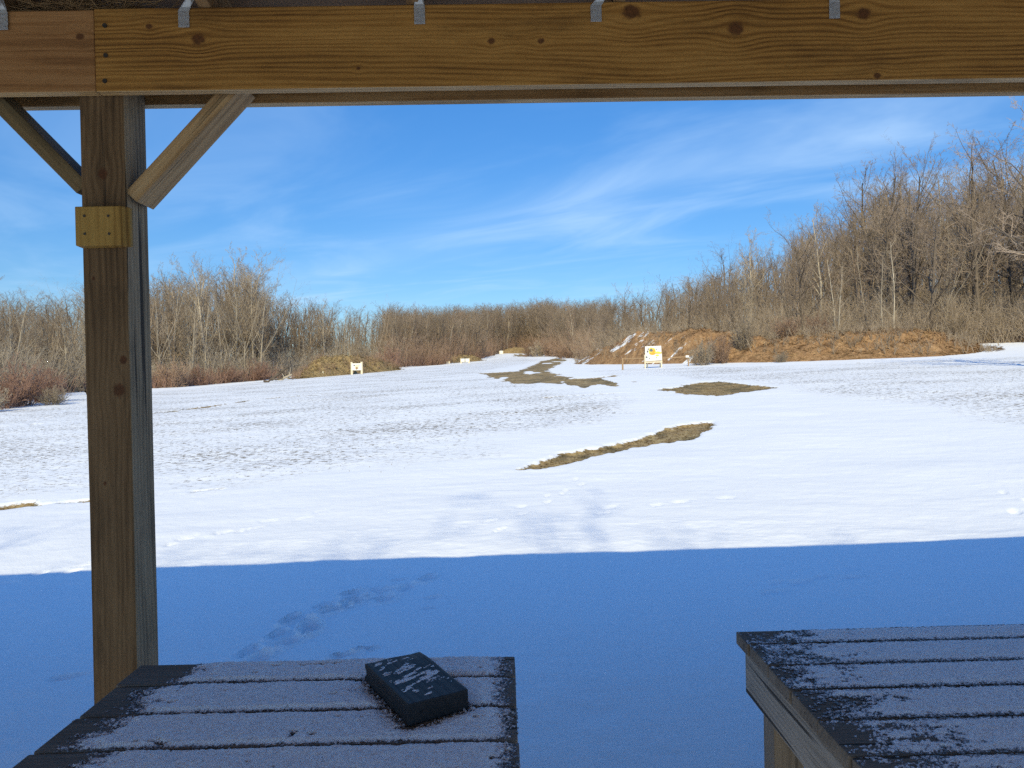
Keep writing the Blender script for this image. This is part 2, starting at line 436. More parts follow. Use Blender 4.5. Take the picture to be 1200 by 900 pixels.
STUBW = [np.array([ground_at(*p)[:2] for p in pl]) for pl in STUB]
def stub_mask(x, y):
    out = np.zeros(x.shape)
    for pl in STUBW:
        lo, hi = pl.min(0) - 4, pl.max(0) + 4
        sel = (x > lo[0]) & (x < hi[0]) & (y > lo[1]) & (y < hi[1])
        sdv = poly_sd(x[sel], y[sel], pl) + (fbm(x[sel] * 0.5, y[sel] * 0.3, 21, 4) - 0.5) * 3.5
        out[sel] = np.maximum(out[sel], sstep(-0.6, 1.6, sdv))
    return out

# footprints and drag marks (photo pixels, radius m, depth m)
PRINTS = []
def trail(pts, n, r, dep, jit, seed):
    rg = np.random.default_rng(seed)
    W = np.array([ground_at(*p)[:2] for p in pts])
    seg = np.r_[0, np.cumsum(np.hypot(*np.diff(W, axis=0).T))]
    for k, s_ in enumerate(np.linspace(0, seg[-1], n)):
        x = np.interp(s_, seg, W[:, 0]); y = np.interp(s_, seg, W[:, 1])
        s2 = min(s_ + 0.05, seg[-1]); s1 = s2 - 0.1
        dx = np.interp(s2, seg, W[:, 0]) - np.interp(s1, seg, W[:, 0]); dy = np.interp(s2, seg, W[:, 1]) - np.interp(s1, seg, W[:, 1])
        L = math.hypot(dx, dy) + 1e-6; side = (k % 2 - 0.5) * 0.17
        PRINTS.append((x - dy / L * side + rg.normal(0, jit), y + dx / L * side + rg.normal(0, jit), math.atan2(dy, dx) + rg.normal(0, 0.2), r * rg.uniform(0.8, 1.2), dep * rg.uniform(0.6, 1.2)))
trail([(285, 776), (335, 745), (370, 718), (410, 700), (440, 690)], 11, 0.085, 0.065, 0.02, 1)
trail([(395, 708), (430, 702), (470, 683), (488, 676)], 7, 0.08, 0.055, 0.03, 2)
trail([(565, 618), (610, 600), (640, 588), (660, 575), (682, 562)], 10, 0.085, 0.02, 0.06, 3)
trail([(200, 636), (250, 625), (300, 616), (345, 608), (372, 602)], 8, 0.09, 0.02, 0.06, 4)
trail([(700, 602), (760, 592), (850, 580)], 6, 0.10, 0.02, 0.1, 7)
trail([(25, 676), (60, 670), (100, 664)], 4, 0.09, 0.02, 0.05, 8)
trail([(905, 690), (950, 680), (1010, 668)], 6, 0.10, 0.022, 0.05, 9)
trail([(1190, 575), (1198, 590), (1210, 610)], 4, 0.09, 0.02, 0.05, 10)
for q in ((405, 768, .06, .05), (428, 760, .045, .05), (508, 698, .06, .03), (80, 795, .09, .03), (502, 711, .05, .02)):
    g_ = ground_at(q[0], q[1]); PRINTS.append((g_[0], g_[1], 0.4, q[2], q[3]))

def micro(x, y, bare, stub):
    """small relief of the snow cover"""
    r = np.hypot(x, y)
    near = sstep(60, 12, r)
    z = (fbm(x * 0.35, y * 0.5, 3, 3) - 0.5) * 0.07 * sstep(1.5, 6, r) * sstep(120, 40, r)
    z = z + (fbm(x * 1.3 + y * 0.3, y * 3.2, 5, 4) - 0.5) * 0.022 * near
    z = z + (fbm(x * 9, y * 12, 8, 2) - 0.5) * 0.008 * near + (fbm(x * 2.2, y * 2.6, 9, 3) - 0.5) * 0.03 * sstep(9, 6, r) * sstep(.42, .6, fbm(x * .5, y * .6, 10, 2))
    crust = sstep(0.50, 0.62, fbm(x * 0.25, y * 0.22, 41, 3)) * near
    z = z + np.abs(fbm(x * 1.1 + y * .4, y * 4.6, 44, 3) - 0.5) * -0.02 * crust
    z = z + (fbm(x * 4.5, y * 4.5, 12, 3) - 0.5) * 0.028 * stub * sstep(90, 25, r)
    z = z - 0.07 * bare * (r > 3)
    for (fx, fy, an, rr, dep) in PRINTS:
        sel = (np.abs(x - fx) < rr * 3) & (np.abs(y - fy) < rr * 3)
        if not sel.any(): continue
        dx, dy = x[sel] - fx, y[sel] - fy
        a = (dx * math.cos(an) + dy * math.sin(an)) / (rr * 1.35); c = (-dx * math.sin(an) + dy * math.cos(an)) / (rr * 0.62)
        q = np.hypot(a, c) + (fbm(dx * 18, dy * 18, int(fx * 10) % 50 + 100, 2) - 0.5) * 0.6
        pr = -dep * sstep(1.05, 0.55, q) + dep * (0.35 if dep > .045 else .12) * np.exp(-((q - 1.25) / 0.25) ** 2)
        z[sel] = z[sel] + pr
    return z

def build_ground():
    fine = np.linspace(R(-41), R(41), 640)
    coarse = np.linspace(R(41), R(319), 90)[1:-1]
    az = np.concatenate([fine, coarse]); na = len(az)
    rr = [0.4, 0.7, 1.0, 1.3, 1.6, 1.9, 2.1]
    while rr[-1] < 8: rr.append(rr[-1] + 0.017)
    while rr[-1] < 30: rr.append(rr[-1] * 1.0065)
    while rr[-1] < 150: rr.append(rr[-1] * 1.011)
    while rr[-1] < 2600: rr.append(rr[-1] * 1.07)
    rr = np.array(rr); nr = len(rr)
    A, Rr = np.meshgrid(az, rr)
    x = np.sin(A) * Rr; y = np.cos(A) * Rr
    xf, yf = x.ravel(), y.ravel()
    bare = bare_mask(xf, yf); stub = stub_mask(xf, yf)
    z = terrain(xf, yf) + micro(xf, yf, bare, stub)
    pxe = 590 + F * xf / np.maximum(yf, 0.1)
    fo = sstep(-1.2, 1.0, yf - forest_edge(pxe) + (fbm(xf * 0.3, yf * 0.3, 91, 3) - 0.5) * 4) * (yf > 3)
    fo = np.where(yf <= 3, sstep(38, 48, np.hypot(xf, yf)), fo)
    z = z + fo * (fbm(xf * 0.12, yf * 0.12, 14, 3) - 0.5) * 0.8 * sstep(0, 1, fo)
    V = np.stack([xf, yf, z], -1)
    c0 = np.arange(na); c1 = (c0 + 1) % na
    k = np.arange(nr - 1)[:, None] * na
    Q = np.stack([k + c0, k + c1, k + na + c1, k + na + c0], -1).reshape(-1, 4)[:, ::-1]
    V = np.vstack([V, [[0, 0, terrain(np.array([0.0]), np.array([0.0]))[0]]]])
    T = np.stack([np.full(na, len(V) - 1), c1, c0], -1)[:, ::-1]
    me = mk_mesh('ground', V, [Q, T], True)
    for nm, arr in (('bare', bare), ('stub', stub), ('forest', fo)):
        at = me.attributes.new(nm, 'FLOAT', 'POINT'); at.data.foreach_set('value', np.append(arr, 0).astype(np.float32))
    m, t, b = mat_new('snow_covered_ground')
    ge = t.nodes.new('ShaderNodeNewGeometry'); pos = ge.outputs['Position']
    def attr(nm):
        n = t.nodes.new('ShaderNodeAttribute'); n.attribute_name = nm; return n.outputs['Fac']
    s_ = t.nodes.new('ShaderNodeSeparateXYZ'); t.links.new(pos, s_.inputs[0])
    px_, py_ = s_.outputs[0], s_.outputs[1]
    fineN = noise(t, pos, 38, 3, 0.7)
    midN = noise(t, comb(t, mth(t, 'MULTIPLY', px_, 1.4), mth(t, 'MULTIPLY', py_, 3.2), 0.0), 1.6, 4, 0.6)
    wind = noise(t, comb(t, mth(t, 'ADD', mth(t, 'MULTIPLY', px_, 0.8), mth(t, 'MULTIPLY', py_, 0.25)), mth(t, 'MULTIPLY', py_, 5.5), 0.0), 1.0, 4, 0.55, 0.8)
    snow = mixc(t, noise(t, pos, 0.6, 3), (0.80, 0.825, 0.86), (0.87, 0.88, 0.895))
    grass = ramp(t, noise(t, comb(t, px_, mth(t, 'MULTIPLY', py_, 0.7), 0.0), 5.0, 6, 0.75),
                 [(0.30, (0.075, 0.052, 0.022)), (0.45, (0.27, 0.185, 0.082)), (0.58, (0.40, 0.29, 0.13)), (0.75, (0.24, 0.19, 0.08))])
    litter = ramp(t, noise(t, pos, 2.2, 6, 0.75), [(0.3, (0.06, 0.035, 0.02)), (0.5, (0.17, 0.105, 0.055)), (0.72, (0.27, 0.185, 0.11))])
    grass = mixc(t, mapr(t, noise(t, pos, 0.9, 5, 0.7), .46, .60, 0.0, .75), grass, (0.10, 0.082, 0.035))
    grass = mixc(t, mapr(t, noise(t, comb(t, mth(t, 'MULTIPLY', px_, 2.0), py_, 3.0), 1.1, 5, 0.75), .56, .66, 0.0, .7), grass, (0.44, 0.35, 0.18))
    # grass tips poking through the thin snow
    sp1 = noise(t, comb(t, mth(t, 'MULTIPLY', px_, 6.5), mth(t, 'MULTIPLY', py_, 8.0), 0.0), 1.0, 5, 0.75)
    dens = noise(t, comb(t, mth(t, 'MULTIPLY', px_, 0.7), mth(t, 'MULTIPLY', py_, 1.3), 0.0), 0.28, 4, 0.6)
    thr = mth(t, 'SUBTRACT', 0.678, mth(t, 'MULTIPLY', dens, 0.29))
    spk = mth(t, 'MULTIPLY', mth(t, 'DIVIDE', mth(t, 'SUBTRACT', sp1, thr), 0.05, clamp=True), attr('stub'), clamp=True)
    be = mth(t, 'ADD', attr('bare'), mth(t, 'MULTIPLY', mth(t, 'SUBTRACT', noise(t, pos, 5, 6, 0.75), 0.5), 2.0))
    bm_ = mth(t, 'MULTIPLY', mapr(t, be, 0.30, 0.55), mapr(t, attr('bare'), 0.02, 0.15))
    col = mixc(t, mth(t, 'MULTIPLY', spk, 0.88), snow, (0.17, 0.13, 0.075))
    col = mixc(t, bm_, col, grass)
    fe = mapr(t, mth(t, 'ADD', attr('forest'), mth(t, 'MULTIPLY', mth(t, 'SUBTRACT', noise(t, pos, 1.3, 5, 0.7), 0.5), 1.3)), 0.35, 0.55)
    fe = mth(t, 'MULTIPLY', fe, mapr(t, attr('forest'), 0.02, 0.2))
    snp = mapr(t, noise(t, pos, 0.5, 5, 0.7), 0.60, 0.66)
    col = mixc(t, fe, col, mixc(t, mth(t, 'MULTIPLY', snp, 0.55), litter, (0.8, 0.82, 0.85)))
    t.links.new(col, b.inputs['Base Color'])
    b.inputs['Roughness'].default_value = 0.72; b.inputs['Specular IOR Level'].default_value = 0.2
    h = mth(t, 'ADD', mth(t, 'MULTIPLY', fineN, 0.013), mth(t, 'ADD', mth(t, 'MULTIPLY', midN, 0.018), mth(t, 'MULTIPLY', wind, 0.010)))
    bump(t, b, h, 0.5, 1.0)
    o = link('ground', me, m)
    tag(o, 'snow covered field rising to wooded slopes', None, None, 'structure')
build_ground()

# ------------------------------------------------------------------ shelter
ez = EYE[2]
SHL = (-1.26, 2.385, float(terrain(np.array([-1.26]), np.array([2.385]))[0]))
W_BEAM_K = [(P(232, 46, 2.27)[0], P(232, 46, 2.27)[2], .019), (P(175, 31, 2.27)[0], P(175, 31, 2.27)[2], .010), (P(576, 48, 2.27)[0], P(576, 48, 2.27)[2], .011),
            (P(634, 48, 2.27)[0], P(634, 48, 2.27)[2], .010), (P(740, 14, 2.27)[0], P(740, 14, 2.27)[2], .026), (P(862, 34, 2.27)[0], P(862, 34, 2.27)[2], .023), (P(1012, 16, 2.27)[0], P(1012, 16, 2.27)[2], .021),
            (P(1028, 89, 2.27)[0], P(1028, 89, 2.27)[2], .011), (P(420, 80, 2.27)[0], P(420, 80, 2.27)[2], .006)]
W_BEAM_K = [(a - SHL[0], c - SHL[2], r) for a, c, r in W_BEAM_K]
M_beam = wood('treated_pine', (0.090, 0.036, 0.006), (0.240, 0.113, 0.023), (0.37, 0.195, 0.050), 'xzy', 64, W_BEAM_K, 1.3, stain=0.4, RW=.36)
M_beam2 = wood('reddish_pine', (0.10, 0.042, 0.013), (0.24, 0.115, 0.040), (0.33, 0.180, 0.075), 'xzy', 30, [(-1.58 - SHL[0], 2.61 - SHL[2], .012), (-1.29 - SHL[0], 2.70 - SHL[2], .012)], 7.7, stain=0.5)
M_beam3 = wood('aged_pine', (0.12, 0.060, 0.022), (0.26, 0.150, 0.060), (0.38, 0.250, 0.12), 'xzy', 30, (), 3.1, stain=0.6)
M_post = wood('weathered_post', (0.032, 0.018, 0.008), (0.105, 0.062, 0.028), (0.19, 0.120, 0.060), 'zxy', 55, [(2.33, .008, .017), (1.645, .042, .020), (1.74, .058, .013), (2.0, -.03, .006), (1.35, -.01, .006)], 2.2, stain=0.55, crack=0.8)
M_block = wood('yellow_block', (0.12, 0.060, 0.012), (0.25, 0.145, 0.034), (0.35, 0.22, 0.06), 'zxy', 40, (), 5.5, stain=0.6, crack=.5, RW=.3)
M_rough = wood('brown_rafter', (0.085, 0.050, 0.025), (0.20, 0.125, 0.062), (0.30, 0.20, 0.11), 'yzx', 30, (), 8.5, stain=0.4)
M_deck = wood('roof_sheathing', (0.10, 0.055, 0.028), (0.20, 0.12, 0.065), (0.29, 0.18, 0.10), 'xyz', 18, (), 9.5, stain=0.5)
M_metal = flat('galvanised_steel', (0.42, 0.44, 0.47), 0.42, 0.75, 0.25, 60)
M_nail = flat('dark_nail', (0.05, 0.045, 0.04), 0.5, 0.6)
M_shing = flat('roof_shingle', (0.10, 0.10, 0.11), 0.9)
M_straw = bark('straw', (0.16, 0.10, 0.05), (0.34, 0.23, 0.12), 20)

shelter = empty('shooting_shelter', SHL, 'open timber range shelter of treated pine beam, braced post and rafters, framing the view', 'shelter')
zb0 = ez + 0.908; zt0 = ez + 1.163
xj = P(110.5, 60, 2.27)[0]
mb = MB(); mb.box((xj + .001, 2.27, zb0), (7.4, 2.308, zt0), .004); mb.subdiv_warp(3, .0016, 1.5, 2)
fp = mb.done('beam_board', M_beam, shelter)
fp['label'] = 'long golden front beam board with dark knots'
mb = MB(); mb.box((-6.2, 2.274, zb0 + .002), (xj - .001, 2.312, zt0 - .001), .004); mb.subdiv_warp(3, .0016, 1.5, 4)
fp2 = mb.done('beam_board', M_beam2, shelter); fp2['label'] = 'reddish front beam board butted over the post'
mb = MB(); mb.box((-6.2, 2.459, ez + .935), (7.4, 2.497, ez + 1.19), .004); mb.subdiv_warp(3, .002, 1.5, 6)
mb.done('beam_board', M_beam3, shelter)['label'] = 'rear beam board behind the post'
M_lip = wood('pale_snowlit_underside', (0.17, 0.10, 0.04), (0.40, 0.265, 0.125), (0.58, 0.42, 0.23), 'xyz', 60, (), 1.9, stain=0.5)  # weathered undersides; light bounced off the snow is painted into the paler colour
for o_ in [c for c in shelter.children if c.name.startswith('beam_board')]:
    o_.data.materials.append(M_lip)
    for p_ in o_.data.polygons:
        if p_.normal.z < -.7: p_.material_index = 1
# bolts heads at the joint
for px, py in ((123, 30), (124, 65), (123, 95)):
    c = P(px, py, 2.27)
    mb = MB(); mb.tube([(c[0], 2.2705, c[2]), (c[0], 2.2665, c[2])], [.0075, .0065], 10)
    mb.done('nail_head', M_nail, fp)
# post
zg = terrain(np.array([-1.26]), np.array([2.38]))[0]
xl, xr = P(100.5, 450, 2.313)[0], P(152.8, 450, 2.313)[0]
mb = MB(); mb.box((xl, 2.313, zg - .3), (xr, 2.456, zt0 + .02), .006); mb.subdiv_warp(7, .003, 2.0, 8)
post = mb.done('post', M_post, shelter)
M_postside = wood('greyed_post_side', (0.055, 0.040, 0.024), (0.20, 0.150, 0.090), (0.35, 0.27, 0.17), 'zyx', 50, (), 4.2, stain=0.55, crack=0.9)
post.data.materials.append(M_postside)
for p_ in post.data.polygons:
    if p_.normal.x > .7: p_.material_index = 1
# block on the post
p0, p1 = P(88.5, 288, 2.272), P(147.5, 241, 2.272)
mb = MB()
x0, x1, z0, z1 = p0[0], p1[0], p0[2], p1[2]
bmv = [(x0, 2.312, z0 - .002), (x0, 2.272, z0), (x1 - .016, 2.272, z0), (x1, 2.296, z0), (x1, 2.312, z0)]
t_ = bmesh.new()
lo_ = [t_.verts.new((a, b_, c)) for a, b_, c in bmv]; hi_ = [t_.verts.new((a, b_, z1)) for a, b_, c in bmv]
t_.faces.new(lo_); t_.faces.new(hi_[::-1])
for i in range(5): t_.faces.new((lo_[i], hi_[i], hi_[(i + 1) % 5], lo_[(i + 1) % 5]))
bmesh.ops.recalc_face_normals(t_, faces=t_.faces); bmesh.ops.bevel(t_, geom=t_.edges[:], offset=.002, segments=1, affect='EDGES')
me_ = bpy.data.meshes.new('t'); t_.to_mesh(me_); mb.bm.from_mesh(me_); bpy.data.meshes.remove(me_); t_.free()
blk = mb.done('support_block', M_block, shelter); blk['label'] = 'yellowish block nailed to the front of the post'
for px, py in ((99, 253), (127, 253), (99.5, 274), (128, 274)):
    c = P(px, py, 2.272)
    mb = MB(); mb.tube([(c[0], 2.2725, c[2]), (c[0], 2.2700, c[2])], [.0042, .0042], 8); mb.done('nail_head', M_nail, blk)
# braces (2x4, wide face along the depth)
def brace(pa, pb, name_label, seed, cols):
    a = P(*pa, 2.355); b_ = P(*pb, 2.355)
    d = Vector(b_ - a); d.y = 0; d.normalize()
    nrm = Vector((-d.z, 0, d.x))
    A_, B_ = Vector((a[0], 2.383, a[2])), Vector((b_[0], 2.383, b_[2]))
    A_ -= d * .03; B_ += d * .07
    mm = wood('brace_wood', *cols, 'xyz', 26, (), seed, stain=0.25, crack=.6)
    L = (B_ - A_).length
    mbb = MB(); mbb.bar((0, 0, 0), (L, 0, 0), (0, .056, 0), (0, 0, .024), .003); mbb.subdiv_warp(2, .0015, 2, seed)
    o = mbb.done('brace', mm)
    o.parent = shelter
    rot = Matrix((d, Vector((0, 1, 0)), Vector((-d.z, 0, d.x)))).transposed().to_4x4()
    o.matrix_local = Matrix.Translation(A_ - Vector(shelter.location)) @ rot
    o['label'] = name_label
brace((166, 225), (266, 116), 'pale right brace between post and beam', 3.0, ((0.12, 0.070, 0.030), (0.31, 0.195, 0.090), (0.46, 0.32, 0.165)))
brace((94, 215), (-14, 106), 'dark mossy left brace between post and beam', 6.0, ((0.035, 0.028, 0.014), (0.12, 0.085, 0.040), (0.22, 0.155, 0.075)))
# rafters, ties, roof
SL = 0.25
def roof_z(y): return zt0 + .003 + (2.27 - y) * SL
RX = [-1.55 + .645 * k for k in range(-6, 14)]
EAVE, RIDGE, BACK = 2.62, -0.6, -2.3
ridge_z = roof_z(RIDGE)
for k, x in enumerate(RX):
    mb = MB()
    mb.hexa([(x - .019, EAVE, roof_z(EAVE)), (x + .019, EAVE, roof_z(EAVE)), (x + .019, EAVE, roof_z(EAVE) + .145), (x - .019, EAVE, roof_z(EAVE) + .145),
             (x - .019, RIDGE, ridge_z), (x + .019, RIDGE, ridge_z), (x + .019, RIDGE, ridge_z + .145), (x - .019, RIDGE, ridge_z + .145)], .003)
    rf = mb.done('rafter', M_rough, shelter)
    side = (.026, -.062, .022, -.074, .028)[(k - 6) % 5]
    # galvanised tie: plate on the beam, twisted strap up to the rafter side
    if -6 <= k - 6 <= 10:
        cx = x + side; zz = zt0
        rs = x + (.021 if side > 0 else -.021)
        mb = MB()
        mb.box((cx - .017, 2.2665, zz - .062), (cx + .017, 2.2688, zz - .012), .0006)
        mb.hexa([(cx - .017, 2.2665, zz - .012), (cx + .017, 2.2665, zz - .012), (cx + .017, 2.2688, zz - .012), (cx - .017, 2.2688, zz - .012),
                 (rs - .004, 2.25, zz + .05), (rs + .008, 2.262, zz + .05), (rs + .006, 2.264, zz + .05), (rs - .006, 2.252, zz + .05)])
        mb.box((rs - .0012 if side < 0 else rs - .0008, 2.235, zz + .052), (rs + .0008 if side < 0 else rs + .0012, 2.268, zz + .11))
        for (ox, oz) in ((-.009, -.055), (.009, -.055), (-.009, -.030), (.009, -.036), (0, -.018)):
            mb.tube([(cx + ox, 2.2668, zz + oz), (cx + ox, 2.2642, zz + oz)], [.0036, .003], 8)
        mb.done('metal_tie', M_metal, rf)
xa, xb = RX[0] - 4.3, RX[-1] + 1.3
def slab(y0, z0, y1, z1, th, name, mat, dz):
    mb = MB()
    mb.hexa([(xa, y0, z0 + dz), (xb, y0, z0 + dz), (xb, y0, z0 + dz + th), (xa, y0, z0 + dz + th), (xa, y1, z1 + dz), (xb, y1, z1 + dz), (xb, y1, z1 + dz + th), (xa, y1, z1 + dz + th)], .003)
    return mb.done(name, mat, shelter)
bz = ridge_z - (RIDGE - BACK) * SL
slab(EAVE + .02, roof_z(EAVE + .02), RIDGE, ridge_z, .016, 'roof_sheathing', M_deck, .147)
slab(EAVE + .05, roof_z(EAVE + .05), RIDGE, ridge_z, .012, 'roof_covering', M_shing, .1655)
slab(RIDGE - .002, ridge_z, BACK, bz, .016, 'roof_sheathing', M_deck, .147)
slab(RIDGE - .002, ridge_z, BACK - .03, bz - .01, .012, 'roof_covering', M_shing, .1655)

# straw nest on top of the beam
def straw_mesh(n, c, sx, sy, sz, L, rad, seed):
    rg = np.random.default_rng(seed); Vs, Qs = [], []; base = 0
    for _ in range(n):
        p = np.array([rg.normal(0, sx), rg.normal(0, sy), abs(rg.normal(0, sz))]) + c
        a = rg.uniform(0, 6.28); dz = rg.normal(0, .25); d = np.array([math.cos(a), math.sin(a) * .5, dz]); d /= np.linalg.norm(d)
        cu = rg.normal(0, .35, 3); l = L * rg.uniform(.5, 1.3); k = 5
        pts = [p + d * l * (t - .5) + cu * l * (t - .5) ** 2 for t in np.linspace(0, 1, k)]
        a_ = np.cross(d, [0.1, .3, 1]); a_ /= np.linalg.norm(a_); b_ = np.cross(d, a_)
        for q in pts:
            for t in range(3):
                Vs.append(q + (a_ * math.cos(2.09 * t) + b_ * math.sin(2.09 * t)) * rad)
        for i in range(k - 1):
            for t in range(3): Qs.append((base + i * 3 + t, base + i * 3 + (t + 1) % 3, base + i * 3 + 3 + (t + 1) % 3, base + i * 3 + 3 + t))
        base += k * 3
    return np.array(Vs), np.array(Qs)
cn_ = P(100, 8, 2.39); cn_[2] = zt0 + .004
V_, Q_ = straw_mesh(620, np.array([cn_[0], 2.385, cn_[2]]), .12, .045, .035, .17, .0012, 3)
V_[:, 2] = np.maximum(V_[:, 2], zt0 + .002)
nest = link('bird_nest', mk_mesh('bird_nest', V_ - np.array([cn_[0], 2.385, zt0]), [Q_]), M_straw, loc=(cn_[0], 2.385, zt0))
tag(nest, 'untidy nest of dry straw tucked on top of the beam above the post', 'nest')

# ------------------------------------------------------------------ benches
M_plank = wood('weathered_plank', (0.055, 0.042, 0.033), (0.150, 0.122, 0.096), (0.26, 0.22, 0.18), 'xyz', 60, (), 4.4, stain=0.5, crack=0.9, rough=0.85, RW=.08)
M_apron = wood('grey_apron', (0.09, 0.080, 0.070), (0.25, 0.225, 0.195), (0.36, 0.33, 0.29), 'yzx', 45, [(1.62, 0.74, .012)], 5.4, stain=0.35, crack=0.9, rough=0.85)
M_leg = wood('grey_leg', (0.07, 0.055, 0.042), (0.17, 0.135, 0.10), (0.25, 0.20, 0.15), 'zxy', 26, (), 6.4, stain=0.4, crack=0.8)
TZ = .80
def bench(x0, x1, seams, label, jit, seed):
    rg = np.random.default_rng(seed)
    yc = (seams[0] + seams[-1]) / 2
    root = empty('shooting_bench', ((x0 + x1) / 2, yc, 0.0), label, 'bench')
    for k, (yb, ya) in enumerate(zip(seams, seams[1:])):
        mb = MB()
        l = x0 + rg.uniform(-jit, jit); r_ = x1 + rg.uniform(-jit * .4, jit * .4)
        dz = rg.uniform(-.0015, .0015)
        mb.box((l, ya + .0045, TZ - .038 + dz), (r_, yb - .0045, TZ + dz), .004); mb.subdiv_warp(3, .0018, 3, seed + k)
        mb.done('plank', M_plank, root)
    ya, yb = seams[-1] + .02, seams[0] - .03
    for x in (x0 + .018, x1 - .056):
        mb = MB(); mb.box((x, ya, TZ - .041 - .14), (x + .038, yb, TZ - .041), .003); mb.subdiv_warp(2, .0015, 3, seed + 9); mb.done('apron', M_apron, root)
    for y in (yb - .038, ya):
        mb = MB(); mb.box((x0 + .0575, y, TZ - .042 - .14), (x1 - .0575, y + .038, TZ - .042), .003); mb.done('apron', M_leg, root)
    for x in (x0 + .058, x1 - .148):
        for y in (yb - .13, ya + .042):
            zg_ = float(terrain(np.array([x + .045]), np.array([y + .045]))[0])
            mb = MB(); mb.box((x, y, zg_ - .12), (x + .089, y + .089, TZ - .0425), .003); mb.subdiv_warp(2, .001, 3, seed + 3); mb.done('leg', M_leg, root)
    return root
LX0, LX1 = -1.068, .019
LS = [2.122, 1.974, 1.795, 1.624, 1.45, 1.278, 1.105]
RX0, RX1 = .722, 2.05
RS = [2.285, 2.168, 2.008, 1.850, 1.685, 1.522, 1.362, 1.20, 1.04]
bench(LX0, LX1, LS, 'weathered grey plank bench with a dark wooden block on its snow dusted top', .006, 3)
bench(RX0, RX1, RS, 'weathered plank bench at lower right with frost over nearly all its top', .004, 8)

# dark block
Bp = {k: PZ(px, py, TZ + .004) for k, px, py in (('E', 479, 851), ('F', 549.5, 831), ('G', 431, 797))}
E_, F_, G_ = [Vector(Bp[k]) for k in 'EFG']
u_ = (F_ - E_); v__ = (G_ - E_); wl, ll = u_.length, v__.length
u_.normalize(); v__ = (v__ - u_ * v__.dot(u_)).normalized()
bh = .051
M_dark = wood('dark_wet_wood', (0.008, 0.008, 0.009), (0.022, 0.022, 0.024), (0.045, 0.044, 0.046), 'yxz', 40, (), 2.7, stain=0.2, crack=0.5, rough=0.55, bstr=0.6, RW=.06)
t_ = bmesh.new()
nx_, ny_ = 12, 22
from mathutils import noise as mnoise
mb = MB(); mb.box((-wl / 2, -ll / 2, 0), (wl / 2, ll / 2, bh), .003)
mb.subdiv_warp(5, .0022, 9, 3)
for v_ in mb.bm.verts:      # torn far end
    if v_.co.y > ll / 2 - .03:
        v_.co.y += (mnoise.noise(Vector((v_.co.x * 40, v_.co.z * 60, 1.0))) - .4) * .018
        v_.co.z += -abs(mnoise.noise(Vector((v_.co.x * 30, 4, 1.0)))) * .006 if v_.co.z > bh * .7 else 0
wb = mb.done('wood_block', M_dark)
ctr = E_ + u_ * wl / 2 + v__ * ll / 2
wb.matrix_world = Matrix.Translation((ctr.x, ctr.y, TZ + .0035)) @ Matrix((u_, v__, Vector((0, 0, 1)))).transposed().to_4x4()
tag(wb, 'dark wet offcut of timber lying askew on the left bench', 'wood block')
def in_block(x, y, grow=0.0):
    dx, dy = x - ctr.x, y - ctr.y
    a = np.abs(dx * u_.x + dy * u_.y) - wl / 2; c = np.abs(dx * v__.x + dy * v__.y) - ll / 2
    return np.maximum(a, c)

# frost / thin snow layers
M_frost, t, b = mat_new('granular_snow')
g_ = t.nodes.new('ShaderNodeNewGeometry')
fn = noise(t, g_.outputs['Position'], 240, 3, 0.7)
fn2 = noise(t, g_.outputs['Position'], 95, 3, 0.7)
at_ = t.nodes.new('ShaderNodeAttribute'); at_.attribute_name = 'cover'
cf_ = mth(t, 'ADD', mth(t, 'ADD', mth(t, 'MULTIPLY', fn, .55), mth(t, 'MULTIPLY', fn2, .45)), mth(t, 'MULTIPLY', mth(t, 'SUBTRACT', at_.outputs['Fac'], 1.0), .24))
t.links.new(ramp(t, cf_, [(.24, (.07, .06, .052)), (.33, (.42, .44, .48)), (.40, (.86, .89, .94)), (.48, (.93, .945, .97))]), b.inputs['Base Color'])
b.inputs['Roughness'].default_value = 0.6
bump(t, b, mth(t, 'ADD', mth(t, 'MULTIPLY', fn, .5), fn2), 0.7, 0.006)
def frost(name, x0, x1, y0, y1, mask, hfun, step, zb, label, seed, gapf=None):
    nx, ny = int((x1 - x0) / step), int((y1 - y0) / step)
    X, Y = np.meshgrid(np.linspace(x0, x1, nx), np.linspace(y0, y1, ny))
    m = mask(X, Y)
    rg = np.random.default_rng(seed)
    m = m + np.where(m > -.28, rg.normal(0, .07, m.shape) * np.clip(1 - np.maximum(m, 0) / .19, 0, 1), 0)
    if gapf is not None: m = np.minimum(m, gapf(X, Y) * 45)
    Z = zb + np.where(m > 0, hfun(X, Y) * np.clip(m * 3, 0, 1), 0) + np.where(m > 0.02, rg.random(X.shape) * .0024 * np.clip(m * 4, 0, 1), 0)
    X = X + rg.normal(0, step * .16, X.shape); Y = Y + rg.normal(0, step * .16, X.shape)
    idx = np.arange(nx * ny).reshape(ny, nx)
    keep = (m[:-1, :-1] > 0) | (m[1:, 1:] > 0) | (m[:-1, 1:] > 0) | (m[1:, :-1] > 0)
    Q = np.stack([idx[:-1, :-1], idx[:-1, 1:], idx[1:, 1:], idx[1:, :-1]], -1)[keep]
    cover = sstep(0.0, .15, m)
    used, inv = np.unique(Q, return_inverse=True)
    V = np.stack([X.ravel(), Y.ravel(), Z.ravel()], -1)[used]
    c = V.mean(0)
    me = mk_mesh(name, V - c, [inv.reshape(-1, 4)], False)
    at = me.attributes.new('cover', 'FLOAT', 'POINT'); at.data.foreach_set('value', cover.ravel()[used].astype(np.float32))
    o = link(name, me, M_frost, loc=c)
    return tag(o, label, None, None, 'stuff')
